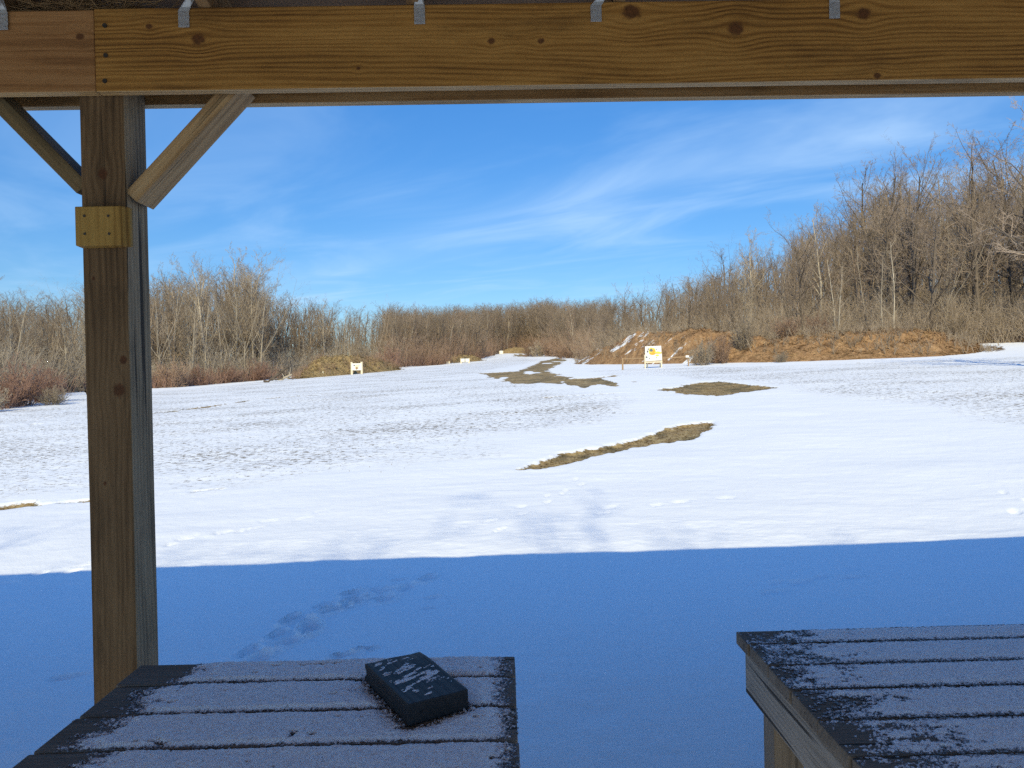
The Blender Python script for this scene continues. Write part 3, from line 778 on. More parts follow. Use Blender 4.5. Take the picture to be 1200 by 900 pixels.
def mask_left(X, Y):
    k = np.clip(np.searchsorted(-np.array(LS), -Y) - 1, 0, 5)
    up = np.array(LS)[k] - Y; dn = Y - np.array(LS)[np.minimum(k + 1, 6)]
    e = np.minimum(up, dn)
    lft = np.array([-.905, -.945, -.975, -.93, -.95, -.9])[k]; rgt = np.array([-.018, -.012, -.006, -.004, -.004, -.004])[k]
    n = fbm(X * 16, Y * 30, 5, 3) - .5; n2 = fbm(X * 60, Y * 90, 6, 2) - .5
    m = np.minimum((X - lft) * .4 + n * .05, (rgt - X) * .5 + n * .02)
    m = np.minimum(m, (e - .0065 - np.abs(n) * .012) * 2.5 + n2 * .004)
    bd = in_block(X, Y)
    side = (X - ctr.x) * u_.x + (Y - ctr.y) * u_.y
    m = np.minimum(m, (bd - .010) * .8 + n * .03)
    m = np.minimum(m, .03) + (n2 * .006)
    m = np.where(fbm(X * 24, Y * 40, 9, 3) > .80, -.01, m)
    return m * 8
def seam_d(S_, X, Y):
    return np.min(np.abs(Y[..., None] - np.array(S_)), -1)
def gap_left(X, Y): return seam_d(LS, X, Y) - .0065 - .003 * fbm(X * 30, Y * 3, 71, 2)
def gap_right(X, Y):
    return seam_d(RS, X, Y) - (.0048 * np.clip(1.5 - (X - RX0) * 1.1, -.2, 1)) - .006 * (fbm(X * 18, Y * 3, 72, 3) - .42)
def h_left(X, Y):
    return .0075 + .0065 * fbm(X * 14, Y * 22, 15, 3) + .003 * fbm(X * 55, Y * 60, 16, 2) + .006 * np.exp(-np.maximum(in_block(X, Y), 0) / .03)
frost('snow', LX0, LX1, LS[-1], LS[0], mask_left, h_left, .0042, TZ + .0005, 'granular snow lying along the planks of the left bench', 4, gap_left)
def mask_right(X, Y):
    k = np.clip(np.searchsorted(-np.array(RS), -Y) - 1, 0, 7)
    up = np.array(RS)[k] - Y; dn = Y - np.array(RS)[np.minimum(k + 1, 8)]
    e = np.minimum(up, dn)
    n = fbm(X * 13, Y * 22, 35, 4) - .5; n2 = fbm(X * 60, Y * 90, 36, 2) - .5
    lft = np.array([.90, .86, .82, .835, .86, .87, .88, .88])[k]
    m = (X - lft) * .13 + n * .055 + n2 * .025 + .006
    gap = .0055 * np.clip(1.25 - (X - RX0) * 1.0, 0.15, 1) + np.abs(n) * .006
    m = np.minimum(m, e - gap + n2 * .004 + .001)
    # wind scoured patches
    for (px, py, rx_, ry_) in ((945, 790, .055, .03), (1005, 818, .10, .035), (1075, 868, .07, .02), (985, 845, .05, .02)):
        c = PZ(px, py, TZ)
        q = np.hypot((X - c[0]) / rx_, (Y - c[1]) / ry_)
        m = np.minimum(m, (q - .55) * .030 + n * .07 + n2 * .05 + .004)
    m = np.minimum(m, .03) + n2 * .006
    return m * 8
def h_right(X, Y):
    return .003 + .004 * fbm(X * 14, Y * 22, 25, 3) + .003 * fbm(X * 60, Y * 60, 26, 2)
frost('snow', RX0, RX1, RS[-1], RS[0], mask_right, h_right, .0045, TZ + .0005, 'frosty snow crust over the planks of the right bench', 6, gap_right)
# rime in streaks on top of the block
def mask_blk(X, Y):
    dx, dy = X - ctr.x, Y - ctr.y
    a = dx * u_.x + dy * u_.y; c = dx * v__.x + dy * v__.y
    n = fbm(a * 26 + c * 12, c * 95 - a * 40, 55, 3)
    m = n - .535 - .16 * np.clip(np.abs(a - .004) / (wl / 2), 0, 1) ** 2 - .17 * np.clip(np.abs(c - .02) / (ll / 2), 0, 1) ** 2
    return np.where(in_block(X, Y) < -.012, m * 4, -1)
bb = [E_, F_, G_, F_ + (G_ - E_)]
frost('snow', min(q.x for q in bb), max(q.x for q in bb), min(q.y for q in bb), max(q.y for q in bb), mask_blk, lambda X, Y: .0006 + 0 * X, .003, TZ + .0035 + bh - .0006, 'streaks of rime on top of the dark block', 7)

# ------------------------------------------------------------------ trees
def tubes(seg, n):
    """seg rows: x0 y0 z0 x1 y1 z1 r0 r1 -> prisms with n sides"""
    seg = np.asarray(seg, float)
    if not len(seg): return np.zeros((0, 3)), np.zeros((0, 4), int)
    p0, p1, r0, r1 = seg[:, 0:3], seg[:, 3:6], seg[:, 6], seg[:, 7]
    d = p1 - p0; d /= np.linalg.norm(d, axis=1)[:, None] + 1e-9
    ref = np.where(np.abs(d[:, 2:3]) > .9, [[1.0, 0, 0]], [[0, 0, 1.0]])
    a = np.cross(d, ref); a /= np.linalg.norm(a, axis=1)[:, None] + 1e-9
    b_ = np.cross(d, a)
    an = 2 * np.pi * np.arange(n) / n
    ring = a[:, None] * np.cos(an)[None, :, None] + b_[:, None] * np.sin(an)[None, :, None]
    V = np.concatenate([p0[:, None] + ring * r0[:, None, None], p1[:, None] + ring * r1[:, None, None]], 1)
    base = np.arange(len(seg))[:, None] * 2 * n
    k = np.arange(n); k1 = (k + 1) % n
    Q = np.stack([base + k, base + k1, base + n + k1, base + n + k], -1).reshape(-1, 4)
    return V.reshape(-1, 3), Q
UP = np.array([0, 0, 1.0])
def norm(v_): return v_ / (np.linalg.norm(v_) + 1e-9)
def perp(d, rg):
    q = np.cross(d, rg.normal(size=3)); return norm(q)
def grow(rg, p, d, L, r, lev, cfg, out, first=0.0):
    ns = cfg['seg'][lev]; wob = cfg['wob'][lev]; trop = cfg['trop'][lev]
    pts = [p]; rads = [r]
    tip = cfg['tip'][lev]
    for i in range(ns):
        d = norm(d + rg.normal(0, wob, 3) + UP * trop)
        q = p + d * L / ns
        rr = r + (max(r * tip, .0055) - r) * (i + 1) / ns
        out[lev].append((*p, *q, rads[-1], rr))
        p = q; pts.append(p); rads.append(rr)
    if lev + 1 >= len(cfg['n']) or cfg['n'][lev + 1] == 0: return
    m = cfg['n'][lev + 1]; m = max(1, int(round(m * rg.uniform(.75, 1.25))))
    t0 = cfg['start'][lev] if lev == 0 else .12
    for k in range(m):
        t = t0 + (1 - t0) * ((k + rg.uniform(0, 1)) / m)
        f = t * ns; i = min(int(f), ns - 1); fr = f - i
        q = pts[i] * (1 - fr) + pts[i + 1] * fr; rq = rads[i] * (1 - fr) + rads[i + 1] * fr
        dd = norm(pts[i + 1] - pts[i])
        ang = R(rg.uniform(*cfg['ang'][lev + 1]))
        cd = norm(dd * math.cos(ang) + perp(dd, rg) * math.sin(ang))
        cl_ = L * cfg['len'][lev + 1] * rg.uniform(.65, 1.25) * (1.0 - cfg['sh'] * (t - t0) / (1.001 - t0))
        grow(rg, q, cd, cl_, max(min(rq * cfg['rad'][lev + 1], rq * .95), .006), lev + 1, cfg, out)
FOREST = dict(n=[1, 17, 6, 5, 4], seg=[9, 5, 4, 3, 2], wob=[.05, .10, .13, .16, .2], trop=[.03, .10, .09, .06, .04], tip=[.22, .25, .3, .4, .6], start=[.25, 0],
              ang=[0, (20, 46), (25, 55), (25, 60), (25, 65)], len=[1, .40, .42, .42, .42], rad=[1, .46, .5, .55, .6], sh=.42)
OAK = dict(n=[1, 11, 7, 5, 4], seg=[7, 7, 5, 3, 2], wob=[.06, .14, .17, .2, .2], trop=[.02, .06, .05, .04, .04], tip=[.35, .22, .3, .4, .6], start=[.28, 0],
           ang=[0, (32, 66), (30, 60), (28, 60), (25, 65)], len=[1, .62, .45, .42, .42], rad=[1, .5, .5, .55, .6], sh=.35)
POLE = dict(n=[1, 22, 5, 4], seg=[10, 3, 3, 2], wob=[.035, .10, .13, .16], trop=[.03, .10, .08, .05], tip=[.22, .3, .4, .6], start=[.22, 0],
            ang=[0, (22, 50), (25, 55), (25, 60)], len=[1, .20, .5, .5], rad=[1, .4, .55, .6], sh=.5)
FORK = dict(n=[1, 4, 9, 6, 4], seg=[3, 8, 4, 3, 2], wob=[.04, .07, .13, .16, .2], trop=[.03, .08, .08, .06, .04], tip=[.8, .2, .3, .4, .6], start=[.55, 0],
            ang=[0, (14, 34), (28, 58), (25, 60), (25, 65)], len=[1, 2.6, .26, .44, .42], rad=[1, .72, .42, .55, .6], sh=.15)
def tree_mesh(cfg, seed, r0, name):
    rg = np.random.default_rng(seed); out = [[] for _ in range(6)]
    grow(rg, np.zeros(3), norm(np.array([rg.normal(0, .05), rg.normal(0, .05), 1])), 10.0, r0, 0, cfg, out)
    h = max(s_[5] for l in out for s_ in l)
    k = 10.0 / h
    out = [[tuple(np.array(s_) * k) for s_ in l] for l in out]
    # flare of the stem at the ground
    f = out[0][0]; out[0][0] = f[:6] + (f[6] * 1.35, f[7])
    f0 = out[0][0]; out[0].insert(0, (f0[0], f0[1], f0[2] - .5, f0[0], f0[1], f0[2], f0[6] * 1.2, f0[6]))
    V0, Q0 = tubes(out[0], 7); V1, Q1 = tubes(out[1], 5)
    big = mk_mesh(name + '_trunk', np.vstack([V0, V1]), [Q0, Q1 + len(V0)], True)
    Vs, Qs, o = [], [], 0
    for l in range(2, 6):
        V_, Q_ = tubes(out[l], 3)
        Vs.append(V_); Qs.append(Q_ + o); o += len(V_)
    return big, mk_mesh(name + '_crown', np.vstack(Vs), Qs), sum(len(l) for l in out)
M_bark = bark('grey_brown_bark', (0.17, 0.140, 0.105), (0.55, 0.475, 0.365), 1.6)
M_brush = bark('brush_stems', (0.18, 0.145, 0.105), (0.57, 0.480, 0.365), .5)
M_barkd = bark('dark_bark', (0.065, 0.052, 0.041), (0.20, 0.160, 0.122), 1.6)
M_pale = bark('pale_bark', (0.36, 0.31, 0.245), (0.55, 0.48, 0.385), 2.5)
M_twig = bark('tan_twigs', (0.22, 0.170, 0.122), (0.54, 0.435, 0.315), .4)
M_twigr = bark('reddish_twigs', (0.20, 0.128, 0.090), (0.44, 0.305, 0.215), .4)
M_twigd = bark('brown_twigs', (0.18, 0.138, 0.108), (0.47, 0.365, 0.275), .4)
KINDS = {}
M_brushd = bark('dark_brush', (0.18, 0.138, 0.098), (0.56, 0.450, 0.330), .5)
for nm, cfg, seeds, r0, bm_, tw in (('forestd', FOREST, (8, 9, 10), .15, M_barkd, M_twigd), ('forkd', FORK, (37, 38), .18, M_barkd, M_twigd), ('forest', FOREST, (1, 2, 3, 4, 5), .13, M_bark, M_twig), ('forestr', FOREST, (6, 7), .12, M_bark, M_twigr), ('oak', OAK, (11, 12, 13), .20, M_barkd, M_twigd),
                                    ('pole', POLE, (21, 22, 23, 24), .085, M_bark, M_twig), ('poler', POLE, (25, 26), .075, M_bark, M_twigr), ('fork', FORK, (31, 32, 35, 36), .17, M_bark, M_twig), ('pale', FORK, (33, 34), .15, M_pale, M_pale)):
    KINDS[nm] = []
    for sd_ in seeds:
        a, b_, ns_ = tree_mesh(cfg, sd_, r0, 'bare_tree')
        a.materials.append(bm_); b_.materials.append(tw)
        KINDS[nm].append((a, b_))
used_labels = {}
def tree(kind, x, y, h, label, group=None, lean=(0, 0), name='bare_tree', var=None, rz=None, wide=1.0):
    ms = KINDS[kind]; a, b_ = ms[rng.integers(len(ms)) if var is None else var % len(ms)]
    zg_ = float(terrain(np.array([x]), np.array([y]))[0]) - .12
    e = empty(name, (x, y, zg_), label, 'tree', group)
    s_ = h / 10.0
    e.rotation_euler = (lean[0], lean[1], rng.uniform(0, 6.28) if rz is None else rz)
    e.scale = (s_ * wide, s_ * wide, s_)
    for nm, me in (('trunk', a), ('crown', b_)):
        c = bpy.data.objects.new(nm, me); COL.objects.link(c); c.parent = e
    return e
def col_px(px, y): return (px - 590) / F * y
# single trees that stand out
def special(kind, px, d, ytop, label, **kw):
    x = col_px(px, d); zg_ = float(terrain(np.array([x]), np.array([d]))[0])
    hor = 442 - 0.0195 * (px - 600)
    h = (hor - ytop) * d / F + ez - zg_
    return tree(kind, x, d, h, label, **kw)
special('forkd', 1040, 66, 163, 'tall spreading bare tree rising highest above the right hillside woods', var=0, wide=1.15)
special('fork', 290, 76, 286, 'tallest bare tree of the left woods, its open crown above the treetops', var=1, wide=1.05)
special('forest', 245, 75, 293, 'slender bare tree with many fine twigs left of the tallest left tree', var=1)
special('pale', 1112, 57, 265, 'pale barked tree leaning left in front of the dark right hillside', lean=(0, -.16), var=0, rz=1.0, wide=1.1)
special('oak', 1150, 60, 166, 'dark many limbed bare tree near the right edge of the wooded hillside', var=0, wide=.9)
special('oak', 1196, 58, 178, 'dark bare tree at the far right beside the bigger dark one', var=1, wide=.9)
special('forest', 880, 74, 263, 'upright bare tree breaking the treetop line above the bushy end of the right berm', var=2)
special('forest', 965, 70, 228, 'bare tree left of the tallest hillside tree, twiggy crown against the sky', var=3)
special('oak', 630, 232, 344, 'rounded bare crown standing just above the far end treeline', var=2)
special('pole', 1041, 50.5, 285, 'thin straight pale sapling growing out of the long right berm', var=0)
special('pole', 1052, 51, 270, 'second thin straight sapling on the long right berm, close beside the first', var=1)
special('pole', 985, 51.5, 300, 'thin sapling at the left part of the long right berm', var=2)
special('pale', 445, 108, 343, 'whitish forked tree at the left end of the far treeline', var=1)
tree('oak', 23.2, 27.5, 13.5, 'bare tree whose twigs hang into the top right corner of the view', var=2, rz=2.4)
# trees behind the shelter whose branch shadows streak the snow
for (x, y, h, v_, lb) in ((-3.6, -13.0, 17.0, 0, 'bare oak behind the shelter nearest its rear corner'), (0.4, -14.8, 17.6, 1, 'bare oak behind the shelter farther from its rear corner')):
    tree('oak', x, y, h, lb, var=v_)

def scatter(n, pxr, rows, kinds, group, label, hr=(.74, 1.06), minh=4.5):
    k = 0; tries = 0; pts = []
    while k < n and tries < n * 40:
        tries += 1
        px = rng.uniform(*pxr); back = rows * rng.random() ** 1.5
        d = forest_edge(px) + 1.2 + back
        x = col_px(px, d)
        if any((x - a) ** 2 + (d - b_) ** 2 < (1.1 if back < 12 else 2.0) ** 2 for a, b_ in pts): continue
        zg_ = float(terrain(np.array([x]), np.array([d]))[0])
        hm = top_height(x, d, zg_)
        if hm < minh: continue
        kd = kinds[rng.integers(len(kinds))]
        h = min(hm * rng.uniform(*hr), 22)
        if kd.startswith('pole'): h = min(h * rng.uniform(.55, .85), 11)
        pts.append((x, d)); k += 1
        tree(kd, x, d, h, label, group)
    return k
G1 = scatter(105, (-130, 455), 30, ['forest', 'fork', 'pole', 'fork', 'pole', 'pole', 'forest'], 'bare trees of the wood along the left side of the snow field', 'bare grey brown tree in the wood along the left side of the snow field')
G2 = scatter(62, (455, 690), 38, ['fork', 'forestr', 'fork', 'forestr', 'oak'], 'bare trees of the treeline at the far end of the snow field', 'small distant bare tree in the treeline at the far end of the snow field', minh=6)
G3 = scatter(115, (692, 1330), 62, ['forest', 'forestd', 'oak', 'forkd', 'fork', 'forestd', 'forkd', 'poler', 'oak'], 'bare trees covering the right hillside behind the berm', 'bare brown tree on the wooded right hillside behind the berm')

# distant mass of the woods: one object
def lowtree(cfg, seed, r0):
    rg = np.random.default_rng(seed); out = [[] for _ in range(6)]
    grow(rg, np.zeros(3), np.array([0, 0, 1.0]), 10.0, r0, 0, cfg, out)
    Vs, Qs, o = [], [], 0
    for l in range(5):
        V_, Q_ = tubes(out[l], 3); Vs.append(V_); Qs.append(Q_ + o); o += len(V_)
    V_ = np.vstack(Vs); V_ *= 10.0 / V_[:, 2].max()
    return V_, np.vstack(Qs)
LOW = dict(n=[1, 14, 6, 4], seg=[4, 3, 2, 1], wob=[.06, .12, .15, .2], trop=[.03, .12, .08, .05], tip=[.3, .3, .4, .7], start=[.1, 0],
           ang=[0, (25, 55), (25, 60), (25, 60)], len=[1, .36, .48, .5], rad=[1.2, .5, .6, .8], sh=.4)
M_wood = bark('woods_bark', (.17, .13, .095), (.48, .38, .275), .5)
lows = [lowtree(LOW, 100 + k, .15) for k in range(5)]
Vs, Qs, o = [], [], 0
for k in range(1450):
    px = rng.uniform(-150, 1400) if k < 1000 else rng.uniform(450, 720)
    rows = 40 if px < 455 else (60 if px < 690 else 110)
    d = forest_edge(px) + (5 if px < 690 else 8) + rows * rng.random()
    x = col_px(px, d); zg_ = float(terrain(np.array([x]), np.array([d]))[0])
    h = min(top_height(x, d, zg_) * (rng.uniform(.60, .88) if not 450 < px < 720 else rng.uniform(.80, 1.0)), 18)
    if h < 4: continue
    V_, Q_ = lows[rng.integers(5)]; a = rng.uniform(0, 6.28); s_ = h / 10
    Rm = np.array([[math.cos(a), -math.sin(a), 0], [math.sin(a), math.cos(a), 0], [0, 0, 1]])
    Vs.append((V_ @ Rm.T) * s_ + np.array([x, d, zg_ - .2])); Qs.append(Q_ + o); o += len(V_)
tag(link('distant_woods', mk_mesh('distant_woods', np.vstack(Vs), [np.vstack(Qs)]), M_wood), 'deep mass of bare woods behind the first trees', None, None, 'stuff')

# undergrowth: thin stems and brush along the forest floor, one mass
def brush_mass(n, pxr, rows, hr, name, mat, label, seed, off=0.3, nb=4):
    rg = np.random.default_rng(seed); seg = []
    px = rg.uniform(*pxr, n); d = forest_edge(px) + off + rows * rg.random(n) ** 1.6
    x = col_px(px, d) + rg.normal(0, .3, n); zg_ = terrain(x, d)
    H = rg.uniform(*hr, n) * (0.6 + .8 * fbm(x * .25, d * .25, seed, 3))
    H = np.minimum(H, np.maximum(top_height(x, d, zg_) * .55, .6))
    for i in range(n):
        p = np.array([x[i], d[i], zg_[i] - .05]); dr = norm(np.array([rg.normal(0, .36), rg.normal(0, .36), 1]))
        h = H[i]; q = p + dr * h * .5; dr2 = norm(dr + rg.normal(0, .2, 3)); e = q + dr2 * h * .5
        r = .010 + .006 * rg.random() + d[i] * 4e-5
        seg.append((*p, *q, r, r * .7)); seg.append((*q, *e, r * .7, r * .25))
        for _ in range(nb):
            t = rg.uniform(.2, .97); s0 = p + (q - p) * t * 2 if t < .5 else q + (e - q) * (t * 2 - 1)
            bd = norm(dr + rg.normal(0, .8, 3)); seg.append((*s0, *(s0 + bd * h * rg.uniform(.15, .35)), r * .5, r * .25))
    V_, Q_ = tubes(seg, 3)
    return tag(link(name, mk_mesh(name, V_, [Q_]), mat), label, None, None, 'stuff')
brush_mass(5200, (-140, 470), 26, (1.3, 4.0), 'undergrowth', M_brush, 'tangle of thin stems under the left woods', 41, nb=8)
brush_mass(3600, (455, 700), 30, (1.8, 6.0), 'undergrowth', M_twigr, 'brown brush under the far treeline', 42, nb=8)
brush_mass(10500, (675, 1400), 60, (1.4, 4.3), 'undergrowth', M_brushd, 'tangle of thin stems and brush over the right hillside', 43, nb=8)
M_red = bark('red_bramble', (0.16, 0.090, 0.064), (0.40, 0.250, 0.185), .8)
brush_mass(2600, (-140, 330), 3.5, (.7, 1.7), 'bramble', M_red, 'low reddish bramble along the edge of the left woods', 44, -.6)
brush_mass(900, (440, 575), 4, (.8, 2.0), 'bramble', M_red, 'low reddish bramble beyond the distant berms', 45, -.4)

# shrubs one can tell apart
def shrub_mesh(seed, n, spread, name):
    rg = np.random.default_rng(seed); out = [[] for _ in range(6)]
    cfg = dict(n=[1, 9, 5], seg=[5, 3, 2], wob=[.12, .16, .2], trop=[.0, .04, .03], tip=[.3, .4, .6], start=[.15, 0], ang=[0, (25, 60), (25, 65)], len=[1, .42, .45], rad=[1, .6, .65], sh=.4)
    for k in range(n):
        a = rg.uniform(0, 6.28); t = rg.random() ** .7 * spread
        d = norm(np.array([math.cos(a) * t, math.sin(a) * t, 1.0]))
        grow(rg, np.array([math.cos(a) * .12, math.sin(a) * .12, -.15]), d, rg.uniform(.7, 1.15), .011, 0, cfg, out)
    Vs, Qs, o = [], [], 0
    for l in range(3):
        V_, Q_ = tubes(out[l], 3); Vs.append(V_); Qs.append(Q_ + o); o += len(V_)
    return mk_mesh(name, np.vstack(Vs), Qs)
M_shgrey = bark('grey_shrub', (0.20, 0.16, 0.12), (0.46, 0.38, 0.28), .8)
SH = {'grey': [shrub_mesh(50 + k, 34, 1.1, 'shrub') for k in range(3)], 'red': [shrub_mesh(60 + k, 40, 1.3, 'shrub') for k in range(3)], 'brown': [shrub_mesh(70 + k, 36, 1.0, 'shrub') for k in range(2)]}
for kk, mm in (('grey', M_shgrey), ('red', M_red), ('brown', M_twigr)):
    for me in SH[kk]: me.materials.append(mm)
def shrub(kind, px, d, h, wd, label, group=None, zadd=0.0):
    x = col_px(px, d); zg_ = float(terrain(np.array([x]), np.array([d]))[0]) + zadd
    o = bpy.data.objects.new('shrub', SH[kind][rng.integers(len(SH[kind]))]); COL.objects.link(o)
    o.location = (x, d, zg_); o.scale = (wd, wd, h); o.rotation_euler = (0, 0, rng.uniform(0, 6.28))
    return tag(o, label, 'shrub', group)

# ------------------------------------------------------------------ earth berms
def berm_mat(name, c0, c1, c2, snow):
    m, t, b = mat_new(name)
    g_ = t.nodes.new('ShaderNodeNewGeometry'); pos = g_.outputs['Position']
    n = noise(t, pos, 1.8, 6, 0.75); n2 = noise(t, pos, 9, 4, 0.7)
    f = mth(t, 'ADD', mth(t, 'MULTIPLY', n, .6), mth(t, 'MULTIPLY', n2, .4))
    col = ramp(t, f, [(.34, c0), (.5, c1), (.66, c2)])
    if snow:
        s_ = t.nodes.new('ShaderNodeSeparateXYZ'); t.links.new(pos, s_.inputs[0])
        k = mth(t, 'SUBTRACT', s_.outputs[0], mth(t, 'MULTIPLY', s_.outputs[2], 1.25))
        al = mth(t, 'ADD', s_.outputs[2], mth(t, 'MULTIPLY', s_.outputs[0], .7))
        st = noise(t, comb(t, mth(t, 'MULTIPLY', k, 1.7), mth(t, 'MULTIPLY', al, .28), 0.0), 1.0, 4, .7, .3)
        lim = mth(t, 'MULTIPLY', mapr(t, s_.outputs[0], 6.3, 8.0), mapr(t, s_.outputs[0], 13.6, 15.0, 1.0, 0.0))
        thr = mapr(t, lim, 0, 1, .80, .59)
        sm = mth(t, 'DIVIDE', mth(t, 'SUBTRACT', st, thr), .03, clamp=True)
        col = mixc(t, sm, col, (.82, .84, .87))
    t.links.new(col, b.inputs['Base Color']); b.inputs['Roughness'].default_value = .92
    b.inputs['Specular IOR Level'].default_value = .1
    bump(t, b, mth(t, 'ADD', n, n2), .8, .12)
    return m
M_bermR = berm_mat('orange_brown_earth', (.14, .078, .040), (.34, .200, .100), (.50, .330, .178), True)
M_bermL = berm_mat('straw_earth', (.13, .085, .038), (.34, .24, .115), (.52, .40, .21), False)
BERMS = {}
def berm(key, mat, crest, base, dfront, dback, label, seed, step=1.5, rough=.35, setback=.6):
    cx_ = np.array([c[0] for c in crest]); cy_ = np.array([c[1] for c in crest]); bx_ = np.array([c[0] for c in base]); by_ = np.array([c[1] for c in base])
    pxs = np.arange(cx_[0], cx_[-1] + .1, step); nt = 46
    front = np.array([ground_at(p, np.interp(p, bx_, by_))[1] for p in pxs])
    k = np.exp(-.5 * (np.arange(-14, 15) / 7.0) ** 2); k /= k.sum(); front = np.convolve(np.pad(front, 14, mode='edge'), k, 'valid') + setback
    V = np.zeros((len(pxs), nt, 3))
    for i, p in enumerate(pxs):
        d0 = front[i]
        zc = P(p, np.interp(p, cx_, cy_), d0 + dfront)[2]
        t = np.linspace(0, 1, nt); yy = d0 + t * (dfront + dback)
        x = col_px(p, yy); g_ = terrain(x, yy)
        tc_ = dfront / (dfront + dback)
        sh = np.where(t < tc_, np.sin(np.clip(t / tc_, 0, 1) * np.pi / 2) ** 1.15, np.cos(np.clip((t - tc_) / (1 - tc_), 0, 1) * np.pi / 2))
        hh = max(zc - float(terrain(np.array([col_px(p, d0 + dfront)]), np.array([d0 + dfront]))[0]), .0)
        V[i, :, 0] = x; V[i, :, 1] = yy
        V[i, :, 2] = g_ - .12 + sh * (hh + .12)
    n = (fbm(V[..., 0] * .7, V[..., 1] * .7 + V[..., 2] * .8, seed, 4) - .5) * 2
    sh_ = np.clip((V[..., 2] - terrain(V[..., 0], V[..., 1])) / .8, 0, 1)
    V[..., 2] += n * rough * sh_ + (fbm(V[..., 0] * 2.6, V[..., 1] * 2.6, seed + 5, 4) - .5) * .5 * sh_ * (rough / .35)
    V[..., 1] += (fbm(V[..., 0] * 1.3, V[..., 2] * 2, seed + 9, 3) - .5) * .5 * sh_
    a, b_ = V.shape[:2]; idx = np.arange(a * b_).reshape(a, b_)
    Q = np.stack([idx[:-1, :-1], idx[1:, :-1], idx[1:, 1:], idx[:-1, 1:]], -1).reshape(-1, 4)
    c = V.reshape(-1, 3).mean(0); c[2] = V[..., 2].min()
    o = link('earth_berm', mk_mesh('earth_berm', V.reshape(-1, 3) - c, [Q], True), mat, loc=c)
    BERMS[key] = V
    return tag(o, label, None, None, 'structure')
berm('R', M_bermR, [(672, 428), (682, 421), (700, 412), (722, 401), (747, 391), (765, 390), (790, 389), (812, 387), (838, 389), (870, 396), (905, 399), (950, 393), (1000, 390), (1060, 387), (1100, 391), (1140, 401), (1162, 410), (1178, 416)],
     [(672, 427), (690, 427.5), (765, 427), (815, 426.5), (890, 425.5), (1000, 422.5), (1100, 418.5), (1165, 414.5), (1178, 415)], 4.2, 4.0, 'orange brown earth berm with snow streaks along the right of the range', 31)
berm('L', M_bermL, [(342, 446), (350, 440), (367, 428), (380, 420.5), (408, 418.5), (446, 420), (458, 426), (472, 434)], [(342, 445.5), (350, 445), (423, 438.5), (472, 434)], 4.5, 4, 'straw coloured earth berm behind the left target stand', 33, .8, .5, 2.2)
berm('T', M_bermL, [(494, 430), (508, 423), (522, 418), (548, 416), (560, 419), (570, 424)], [(494, 429.3), (530, 426.2), (570, 423)], 4.5, 4, 'low olive berm behind the long white target board', 35, .6, .3, 2.5)
berm('F', M_bermL, [(582, 415), (592, 410), (604, 407), (618, 408), (630, 412), (636, 415)], [(582, 414.6), (600, 414.2), (636, 415)], 4, 4, 'small tan berm at the very far end of the range', 37, .6, .2)

def blades(pts, nrm, n, L, wdt, name, mat, label, seed, lie=.8, lr=(.5, 1.3)):
    rg = np.random.default_rng(seed)
    a = rg.uniform(0, 2 * np.pi, n); t = np.stack([np.cos(a), np.sin(a), np.zeros(n)], -1)
    t -= nrm * (t * nrm).sum(1)[:, None]; t /= np.linalg.norm(t, axis=1)[:, None] + 1e-9
    up = nrm * rg.uniform(.15, 1.0, n)[:, None]
    d = t * lie + up * (1 - lie) + np.array([0, 0, .12]); d /= np.linalg.norm(d, axis=1)[:, None]
    s_ = np.cross(d, nrm); s_ /= np.linalg.norm(s_, axis=1)[:, None] + 1e-9
    l = L * rg.uniform(*lr, n)[:, None]; w_ = wdt * rg.uniform(.6, 1.4, n)[:, None]
    b0 = pts - nrm * .02
    V = np.stack([b0 - s_ * w_ / 2, b0 + s_ * w_ / 2, b0 + d * l * .55 + s_ * w_ * .35, b0 + d * l - np.array([0, 0, .12]) * l, b0 + d * l * .55 - s_ * w_ * .35], 1).reshape(-1, 3)
    k = np.arange(n)[:, None] * 5
    me = mk_mesh(name, V, [k + np.array([[0, 1, 2, 3, 4]])])
    return tag(link(name, me, mat), label, None, None, 'stuff')
M_dry = bark('dry_grass_blades', (.14, .078, .036), (.52, .345, .175), 1.3)
M_dryl = bark('straw_blades', (.20, .14, .06), (.56, .43, .23), 1.3)
def berm_pts(key, n, seed, tmax=.7):
    rg = np.random.default_rng(seed); V = BERMS[key]; a, b_ = V.shape[:2]
    i = rg.integers(1, a - 2, n); j = rg.integers(2, int(b_ * tmax), n); f, g_ = rg.random(n)[:, None], rg.random(n)[:, None]
    p = V[i, j] * (1 - f) * (1 - g_) + V[i + 1, j] * f * (1 - g_) + V[i, j + 1] * (1 - f) * g_ + V[i + 1, j + 1] * f * g_
    nn = np.cross(V[i + 1, j] - V[i, j], V[i, j + 1] - V[i, j]); nn /= np.linalg.norm(nn, axis=1)[:, None] + 1e-9
    return p, nn
p_, n_ = berm_pts('R', 15000, 1)
# the snow streaked face above the stand stays thinly grassed
kk = (rng.random(len(p_)) < np.where((p_[:, 0] > 6.8) & (p_[:, 0] < 13.2), .35, 1.0)); p_, n_ = p_[kk], n_[kk]
blades(p_, n_, len(p_), .42, .030, 'dry_grass', M_dry, 'matted orange brown grass on the right berm', 2, .86)
p_, n_ = berm_pts('L', 6000, 3); blades(p_, n_, len(p_), .55, .04, 'dry_grass', M_dryl, 'matted straw grass on the left berm', 4, .85)
p_, n_ = berm_pts('T', 2500, 5); blades(p_, n_, len(p_), .5, .05, 'dry_grass', M_dryl, 'grass on the low distant berm', 6, .85)

